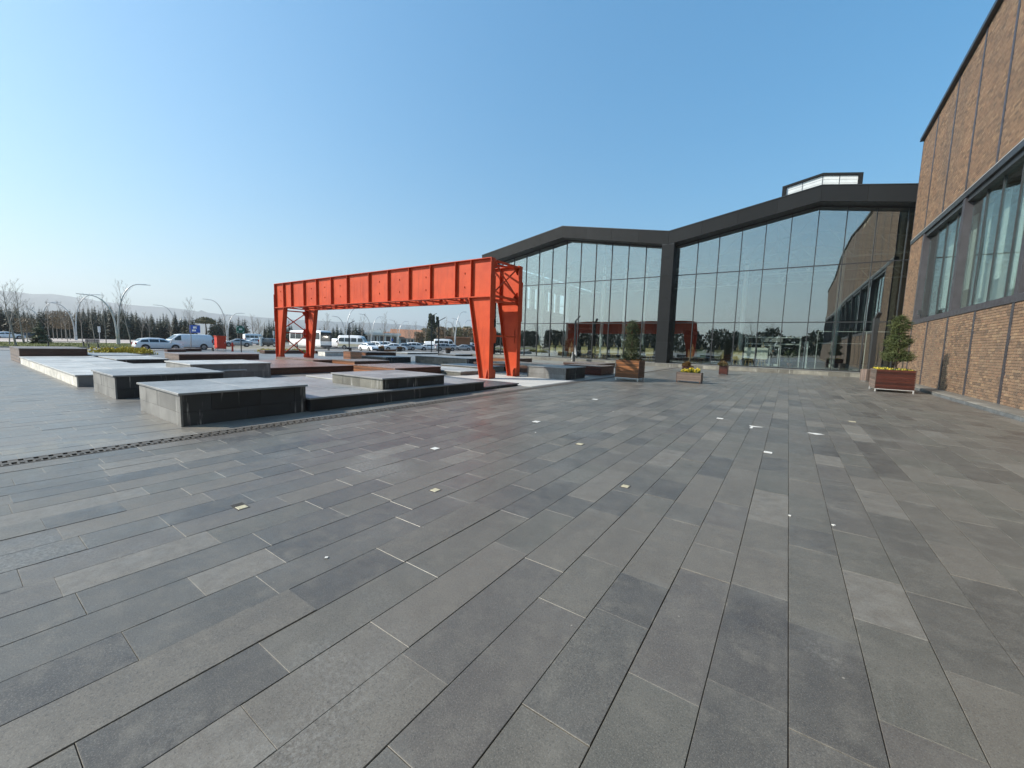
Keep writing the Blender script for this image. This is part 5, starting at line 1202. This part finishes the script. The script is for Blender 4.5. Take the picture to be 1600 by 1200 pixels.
# brown leafed young trees on the verge
for i, (px_, yb, yt) in enumerate(((84, 530, 487), (90, 530, 486), (97, 530.5, 488), (103, 530, 487), (110, 531, 490), (38, 533, 497), (43, 534, 499))):
    p = gp(px_, yb); hh = ht(px_, yt, p); e = empty('young_tree', (p.x, p.y, 0), 0, 'young tree with dry brown leaves in the group on the verge', 'tree', 'young trees with dry brown leaves')
    leafcloud(600, lambda r: ((lambda a, q, z: (q*cos(a), q*sin(a), hh*(.38+.62*z)))(r.random()*6.28, 1.15*sqrt(r.random())*1.0, r.random()), (0, 0, .5)), .2, i+80).build('crown', M['brownleaf'], e)
    MB().tube([(0, 0, 0), (.04, 0, hh*.5), (0, 0, hh*.9)], [.07, .05, .02], 6).build('trunk', M['bark_pale'], e)
BT = [(25, 541, 441, 'bare forked tree at the far left of the lawn', .10, .6), (37, 537, 437, 'tall bare tree just right of the forked one', .08, .35), (106, 534, 470, 'slender bare sapling left of the second arched lamp', .05, .3), (129, 534.5, 462, 'bare sapling right of the second arched lamp', .06, .38),
 (148, 536, 460, 'bare sapling with pale trunk in the middle of the lawn', .06, .38), (166, 536.5, 458, 'thin bare tree left of the large arched lamp', .06, .3), (205, 541.5, 437, 'tall bare tree right of the large arched lamp', .08, .42), (235, 532, 497, 'small pale bare tree before the pines', .06, .5), (267, 533, 500, 'second small pale bare tree before the pines', .06, .5),
 (299, 548.5, 465, 'bare tree in front of the white panel van', .05, .45), (507, 544, 488, 'bare tree rising behind the coach', .08, .4), (564, 546, 488, 'bare tree right of the minibus', .07, .35), (597, 549, 487, 'bare tree growing from the shrubs by the parked cars', .07, .3), (575, 543, 505, 'small thin bare tree left of the flat building', .05, .3),
 (15, 539, 462, 'slim bare tree at the left edge of the lawn', .06, .4), (58, 536, 470, 'slim bare tree just left of the small conifer', .05, .35), (78, 534, 468, 'slim bare tree right of the small conifer', .05, .35), (186, 540, 470, 'slim bare tree beside the foot of the large arched lamp', .05, .4), (222, 536, 486, 'slim bare tree above the roof of the white hatchback', .05, .4), (350, 540, 490, 'slim bare tree behind the red cabinet', .05, .4), (372, 540, 496, 'slim bare tree behind the green sign', .05, .4), (516, 543, 500, 'slim bare tree behind the coach front', .05, .35), (548, 543, 496, 'slim bare tree behind the minibus roof', .05, .35), (612, 544, 500, 'slim bare tree beside the blue flag', .05, .35), (664, 545, 502, 'slim bare tree left of the tall cypress', .05, .4),
 (635, 544, 505, 'bare tree before the terracotta roof', .08, .6), (648, 544, 500, 'thin bare tree right of the roof centre', .05, .3), (695, 546, 494, 'thin bare tree right of the lamp post', .05, .25), (704, 545, 497, 'very thin bare tree beside the nearest street lamp', .05, .25), (720, 543, 503, 'bare tree between the crossing street lamps', .07, .5)]
for i, (px_, yb, yt, lab, tr_, sp) in enumerate(BT):
    p = gp(px_, yb, -.05); tree_bare('bare_tree', (p.x, p.y, -.05), ht(px_, yt, p), lab, 100+i, sp, tr_*1.1, depth=3)
for px_, d, yt, lab, s in ((396, 150, 492, 'broad round bare tree left of the gantry', 3), (642, 170, 512, 'broad bare tree above the terracotta roof', 4), (688, 140, 508, 'tangled bare tree between the lamp posts', 5), (405, 165, 498, 'second broad bare tree behind the first', 6)):
    p = pd(px_, d); tree_bare('bare_tree', (p.x, p.y, 0), ht(px_, yt, p), lab, 200+s, .85, .22, depth=4, first=.15)
# trees across the plaza behind the viewer, mirrored in the hall glass
rm = random.Random(15)
for i in range(46):
    x = 14-3.6*i+rm.uniform(-1, 1); y = -74+rm.uniform(-5, 5)-(6 if i % 2 else 0); hh = rm.uniform(6.4, 8.6)*(1.15 if i % 5 == 0 else 1)
    e = empty('leafy_tree', (x, y, 0), 0, 'dark round tree mirrored in the lower panes of the glass hall', 'tree', 'dark trees mirrored in the hall glass')
    leafcloud(520, lambda r: ((lambda a, q, z: (q*cos(a)*(1.1-.5*z), q*sin(a)*(1.1-.5*z), hh*(.02+.95*z)))(r.random()*6.28, hh*.5*sqrt(r.random()), r.random()), (0, 0, .5)), 1.0, i+300).build('crown', M['cypress'], e); MB().tube([(0, 0, 0), (0, 0, hh*.6)], [.2, .05], 6).build('trunk', M['bark'], e)
for i, (x, y, hh) in enumerate(((-12, -82, 13), (-6, -84, 12), (-98, -70, 12))):
    tree_bare('bare_tree', (x, y, 0), hh, 'bare tree mirrored in the lower panes of the glass hall', 400+i, .7, .2, 'bare trees mirrored in the hall glass', depth=4, first=.2)

# ================================================================== FAR BUILDINGS
def at(px_, d): return pd(px_, d)
a, b = pd(612, 190), pd(702, 190); ang = atan2(b.y-a.y, b.x-a.x); Lb = (b-a).length
tb_ = empty('long_building', (a.x, a.y, 0), ang, 'long low building with a terracotta roof beyond the parked cars', 'building')
MB().box(0, Lb, 0, 14, 0, 3.0).build('wall', M['render_white'], tb_)
rf = MB(); h1, h2 = 3.0, 7.2
rf.prism([(-.8, h1), (14.8, h1), (7, h2)], -1, Lb+1, 'x'); rf.build('roof', M['terracotta'], tb_)
for k in range(int(Lb/3.2)):
    w_ = MB().box(.9+3.2*k, 3.1+3.2*k, -.06, .04, .9, 2.5).build('window', M['car_glass'], tb_); MB().box(.8+3.2*k, 3.2+3.2*k, -.10, -.061, .78, .9).build('sill', M['render_white'], w_)
a, b = pd(556, 180), pd(624, 180); ang = atan2(b.y-a.y, b.x-a.x); Lb = (b-a).length
fb = empty('flat_building', (a.x, a.y, 0), ang, 'pale flat roofed building left of the terracotta roof', 'building')
MB().box(0, Lb, 0, 10, 0, 4.0).build('wall', M['render_white'], fb); MB().box(-.6, Lb+.6, -1.2, 10.4, 4.0, 4.9).build('roof_slab', M['render_white'], fb)
MB().box(Lb*.3, Lb*.62, 2, 8, 4.9, 6.2).build('roof_storey', M['render_white'], fb)
for k in range(int(Lb/2.8)): MB().box(.5+2.8*k, 2.6+2.8*k, -.05, .05, .5, 3.5).build('window', M['car_glass'], fb)
for k in range(8): MB().box(Lb*k/7.5, Lb*k/7.5+.3, -1.1, -.8, 0, 4.0).build('porch_post', M['render_white'], fb)
# scattered town houses at the foot of the hills
rtn = random.Random(9)
for i in range(26):
    px_ = rtn.uniform(600, 735); d = rtn.uniform(420, 900); p = pd(px_, d); w = rtn.uniform(9, 16); hh = rtn.uniform(6, 12)
    e = empty('town_house', (p.x, p.y, 0), rtn.random()*3, 'small hazy house in the far town behind the car park', 'building', 'hazy houses of the far town')
    MB().box(-w/2, w/2, -w/2, w/2, 0, hh).build('wall', M['town'], e)
    MB().prism([(-w/2-.4, hh), (w/2+.4, hh), (0, hh+2.4)], -w/2-.4, w/2+.4).build('roof', M['terracotta'], e)
# orange-brown kiosk near the gantry leg
p = pd(716, 120); e = empty('kiosk', (p.x, p.y, 0), .7, 'small orange-brown kiosk behind the street lamps', 'building'); MB().box(-3.5, 3.5, -2, 2, 0, 3.2).build('wall', M['wood_orange'], e); MB().box(-3.9, 3.9, -2.4, 2.4, 3.2, 3.5).build('roof', M['terracotta'], e)
# dark column edge by the hall, left end
# ================================================================== INSIDE THE HALL
def easel(x, y, label, mat, w=1.25, h=.95, back=True, zc=1.5):
    e = empty('easel', (x, y, .372), 0, label, 'easel', 'painting easels behind the hall glass')
    MB().box(-w/2, w/2, -.02, .02, zc-h/2-.372, zc+h/2-.372).build('board', M[mat], e)
    s = -1 if back else 1
    for dx in (-.34, .34): MB().bar((dx, s*-.05, 0.0), (dx*.25, s*-.03, zc+h/2-.1), .05, .03).build('leg', M['easel_wood'], e)
    MB().bar((0, s*.06+.35, 0.0), (0, s*.03, zc+h/2+.18), .05, .03).build('mast', M['easel_wood'], e)
    MB().box(-.4, .4, -.09, -.03, zc-h/2-.372-.06, zc-h/2-.372-.005).build('ledge', M['easel_wood'], e)
    MB().bar((-.26, -.05, .55), (.26, -.05, .55), .04).build('crossbar', M['easel_wood'], e)
ES = [(-28.8, 'leftmost easel board visible right of the gantry leg', 'board'), (-26.85, 'second easel board right of the gantry leg', 'board'), (-25.7, 'third easel board right of the gantry leg', 'board'), (-23.9, 'brown easel board left of the cloth wrapped lamp post', 'board_brown'), (-22.0, 'easel board just right of the cloth wrapped lamp post', 'board'), (-20.4, 'second easel board right of the cloth wrapped lamp post', 'board'),
      (-19.2, 'third easel board right of the cloth wrapped lamp post', 'board'), (-18.0, 'easel board left of the mullion by the tall planter', 'board'), (-16.9, 'easel board left of the potted dark spruce', 'board'), (-15.6, 'easel board behind the potted dark spruce', 'board'), (-13.6, 'easel board left of the dark cladding column', 'board'),
      (-8.9, 'brown easel board right of the dark cladding column', 'board_brown'), (-7.95, 'green easel board right of the dark cladding column', 'board_green'), (-6.2, 'pale wooden easel board behind the lone square planter', 'board'), (-4.45, 'easel board left of the two white canvases', 'board'), (-3.35, 'left one of the two white canvases on easels', 'canvas'), (-2.2, 'right one of the two white canvases on easels', 'canvas')]
for x, lab, m_ in ES: easel(x, 48.5+.1*sin(x*7), lab, m_, 1.0 if m_ == 'canvas' else .92, 1.15 if m_ == 'canvas' else .88, True, 1.72 if m_ == 'canvas' else 1.48)
# plants inside
for x, y, lab, hh in ((-24.6, 49.2, 'tall potted palm inside the hall left of the lamp post', 2.2), (-14.8, 49.3, 'leafy potted plant inside the hall behind the tall planter', 1.6), (.2, 50.2, 'dark bushy potted plant inside the lobby glass', 1.5)):
    e = empty('indoor_plant', (x, y, .372), 0, lab, 'plant'); MB().lathe([(.16, 0), (.24, .45), (.2, .45)], 12).build('pot', M['wood'], e)
    leafcloud(260, lambda r: ((lambda a, q, z: (q*cos(a), q*sin(a), hh*(.35+.65*z)))(r.random()*6.28, .5*sqrt(r.random()), r.random()), (0, 0, .7)), .3, int(x*10)).build('leaves', M['spruce_dark'], e); MB().tube([(0, 0, .4), (0, 0, hh*.7)], .03, 6).build('stem', M['bark'], e)
# a dark dressed visitor standing by the canvases
def person(loc, rz, label):
    e = empty('person', loc, rz, label, 'person')
    J = {'pel': (0, 0, .95), 'wai': (0, 0, 1.12), 'che': (0, .01, 1.34), 'nec': (0, .01, 1.49), 'hed': (0, .02, 1.60), 'top': (0, .02, 1.72)}
    R_ = {'pel': .155, 'wai': .14, 'che': .165, 'nec': .06, 'hed': .095, 'top': .07}
    E_ = [('pel', 'wai'), ('wai', 'che'), ('che', 'nec'), ('nec', 'hed'), ('hed', 'top')]
    for s, n in ((1, 'l'), (-1, 'r')):
        for k, p, r in (('hip', (s*.10, 0, .88), .10), ('kne', (s*.11, .02, .48), .065), ('ank', (s*.11, -.02, .09), .045), ('toe', (s*.12, .14, .035), .035), ('sho', (s*.19, .01, 1.40), .065), ('elb', (s*.25, -.02, 1.12), .05), ('wri', (s*.17, .20, 1.05), .036), ('han', (s*.13, .27, 1.06), .035)):
            J[k+n] = p; R_[k+n] = r
        E_ += [('pel', 'hip'+n), ('hip'+n, 'kne'+n), ('kne'+n, 'ank'+n), ('ank'+n, 'toe'+n), ('che', 'sho'+n), ('sho'+n, 'elb'+n), ('elb'+n, 'wri'+n), ('wri'+n, 'han'+n)]
        for f in range(5):
            a = ('fa%d' % f)+n; L = (.05, .07, .075, .07, .055)[f]; J[a] = (s*(.16-.022*f), .27+L, 1.075-.006*f if f else 1.09); R_[a] = .010; E_.append(('han'+n, a))
    ks = list(J); me = bpy.data.meshes.new('body'); me.from_pydata([J[k] for k in ks], [(ks.index(a), ks.index(b)) for a, b in E_], [])
    o = bpy.data.objects.new('body', me); COL.objects.link(o); o.parent = e; md = o.modifiers.new('skin', 'SKIN'); o.modifiers.new('sub', 'SUBSURF').levels = 1; o.modifiers['sub'].render_levels = 1
    for i, k in enumerate(ks): me.skin_vertices[0].data[i].radius = (R_[k], R_[k]*(.75 if k in ('pel', 'wai', 'che') else 1)); me.skin_vertices[0].data[i].use_root = (k == 'pel')
    me.materials.append(M['cloth_black'])
    hd = MB(); 
    prof = [(.02, -.12), (.06, -.10), (.078, -.04), (.085, .02), (.08, .07), (.05, .11), (.01, .125)]
    hd.lathe(prof, 14, (0, .03), 1.62); hd.box(-.012, .012, .105, .14, 1.59, 1.63); hd.box(-.10, -.08, .01, .05, 1.59, 1.65); hd.box(.08, .10, .01, .05, 1.59, 1.65)
    hd.build('head', M['skin'], e, smooth=True); MB().lathe([(.092, .0), (.098, .06), (.075, .11), (.02, .135)], 14, (0, .018), 1.63).build('hair', M['hair'], e, smooth=True)
person((-1.35, 49.9, .372), pi+.3, 'dark dressed person standing inside the hall beside the white canvases')

# ================================================================== SMALL THINGS ON THE PAVING
def tile(px_, py_, s, label, ry=0.0, mat='cream_tile', sink=False):
    p = gp(px_, py_); e = empty('ground_insert', (p.x, p.y, 0), ry, label, 'insert', 'small square inserts in the paving')
    MB().cbox(-s/2, s/2, -s/2, s/2, -.01, .007, .003).build('tile', M[mat], e)
    rim = MB()
    for k_ in (-1, 1): rim.box(-s/2-.012, s/2+.012, k_*(s/2+.007)-.006, k_*(s/2+.007)+.006, -.01, .0045); rim.box(k_*(s/2+.007)-.006, k_*(s/2+.007)+.006, -s/2, s/2, -.01, .0045)
    rim.build('rim', M['drain'], e)
    if sink: MB().box(-s/2-.10, -s/2-.002, -s*.6, s*.6, .0, .0055).build('open_joint', M['joint'], e)
for px_, py_, s, lab, mt in ((378, 793, .10, 'cream square insert beside a dark open joint at the left', 'cream_tile'), (680, 766, .10, 'cream square insert in the middle foreground left of centre', 'cream_tile'), (977, 760, .10, 'cream square insert right of the picture centre', 'cream_tile'), (680, 701, .13, 'white square insert below the long black sided platform', 'paper'), (906, 694, .13, 'pale square insert below the small coursed stone block', 'cream_tile'),
                             (838, 659, .17, 'white square insert below the right gantry leg', 'paper'), (1200, 707, .14, 'white square insert left of the white smears', 'paper'), (1125, 654, .17, 'white square insert below the lone square planter', 'paper'), (930, 624, .2, 'white square insert near the tall planter', 'paper'), (1332, 659, .16, 'pale square insert left of the brick wall kerb', 'cream_tile')):
    tile(px_, py_, s, lab, 0, mt, px_ == 378)
def smear(px_, py_, pts, label, mat='paper'):
    p = gp(px_, py_); b = MB(); n = len(pts); b.v = [(p.x+x, p.y+y, .0055) for x, y in pts]+[(p.x+x*1.01, p.y+y*1.01, .003) for x, y in pts]; b.f = [tuple(range(n))]+[(i, i+n, (i+1) % n+n, (i+1) % n) for i in range(n)]
    tag(b.build('paint_smear', M[mat]), label, 'smear', 'white smears on the paving')
rs = random.Random(2)
def blob(w, h, n=16): return [(w*cos(2*pi*k/n)*rs.uniform(.7, 1.15), h*sin(2*pi*k/n)*rs.uniform(.6, 1.2)) for k in range(n)]
smear(1275, 678, blob(.15, .10), 'rounded white smear on the paving')
smear(1181, 667, [(-.16, .10), (-.10, -.10), (-.12, -.30), (-.06, -.32), (-.05, -.08), (.12, .0), (.16, .08), (.02, .06)], 'angular white smear left of the rounded one')
for i, (px_, py_) in enumerate(((510, 872), (1303, 821), (1384, 640), (958, 643), (1008, 618), (837, 676), (1234, 806))):
    p = gp(px_, py_); b = MB(); a = rs.random()*3; w = .018; b.prism([(p.x-w*cos(a), p.y-w*sin(a)), (p.x+w*sin(a), p.y-w*cos(a)), (p.x+1.3*w*cos(a), p.y+w*sin(a)), (p.x-w*sin(a), p.y+w*cos(a))], .001, .009, 'z')
    tag(b.build('litter_scrap', M['paper']), 'tiny pale scrap of litter lying on the paving', 'litter', 'tiny scraps of litter on the paving')

# ================================================================== HAZE
hb = MB().box(-8800, 8800, -8800, 8800, -1.3, 660); hm_ = bpy.data.meshes.new('haze'); hm_.from_pydata(hb.v, [], hb.f)
ho = bpy.data.objects.new('haze', hm_); COL.objects.link(ho); ho['kind'] = 'stuff'
ht = bpy.data.materials.new('haze'); ht.use_nodes = True; nt = ht.node_tree; nt.nodes.remove(nt.nodes['Principled BSDF'])
pv = nt.nodes.new('ShaderNodeVolumePrincipled'); pv.inputs['Color'].default_value = (.89, .94, .985, 1); pv.inputs['Density'].default_value = 1.9e-4; pv.inputs['Anisotropy'].default_value = 0.3
nt.links.new(pv.outputs[0], nt.nodes['Material Output'].inputs['Volume']); hm_.materials.append(ht)
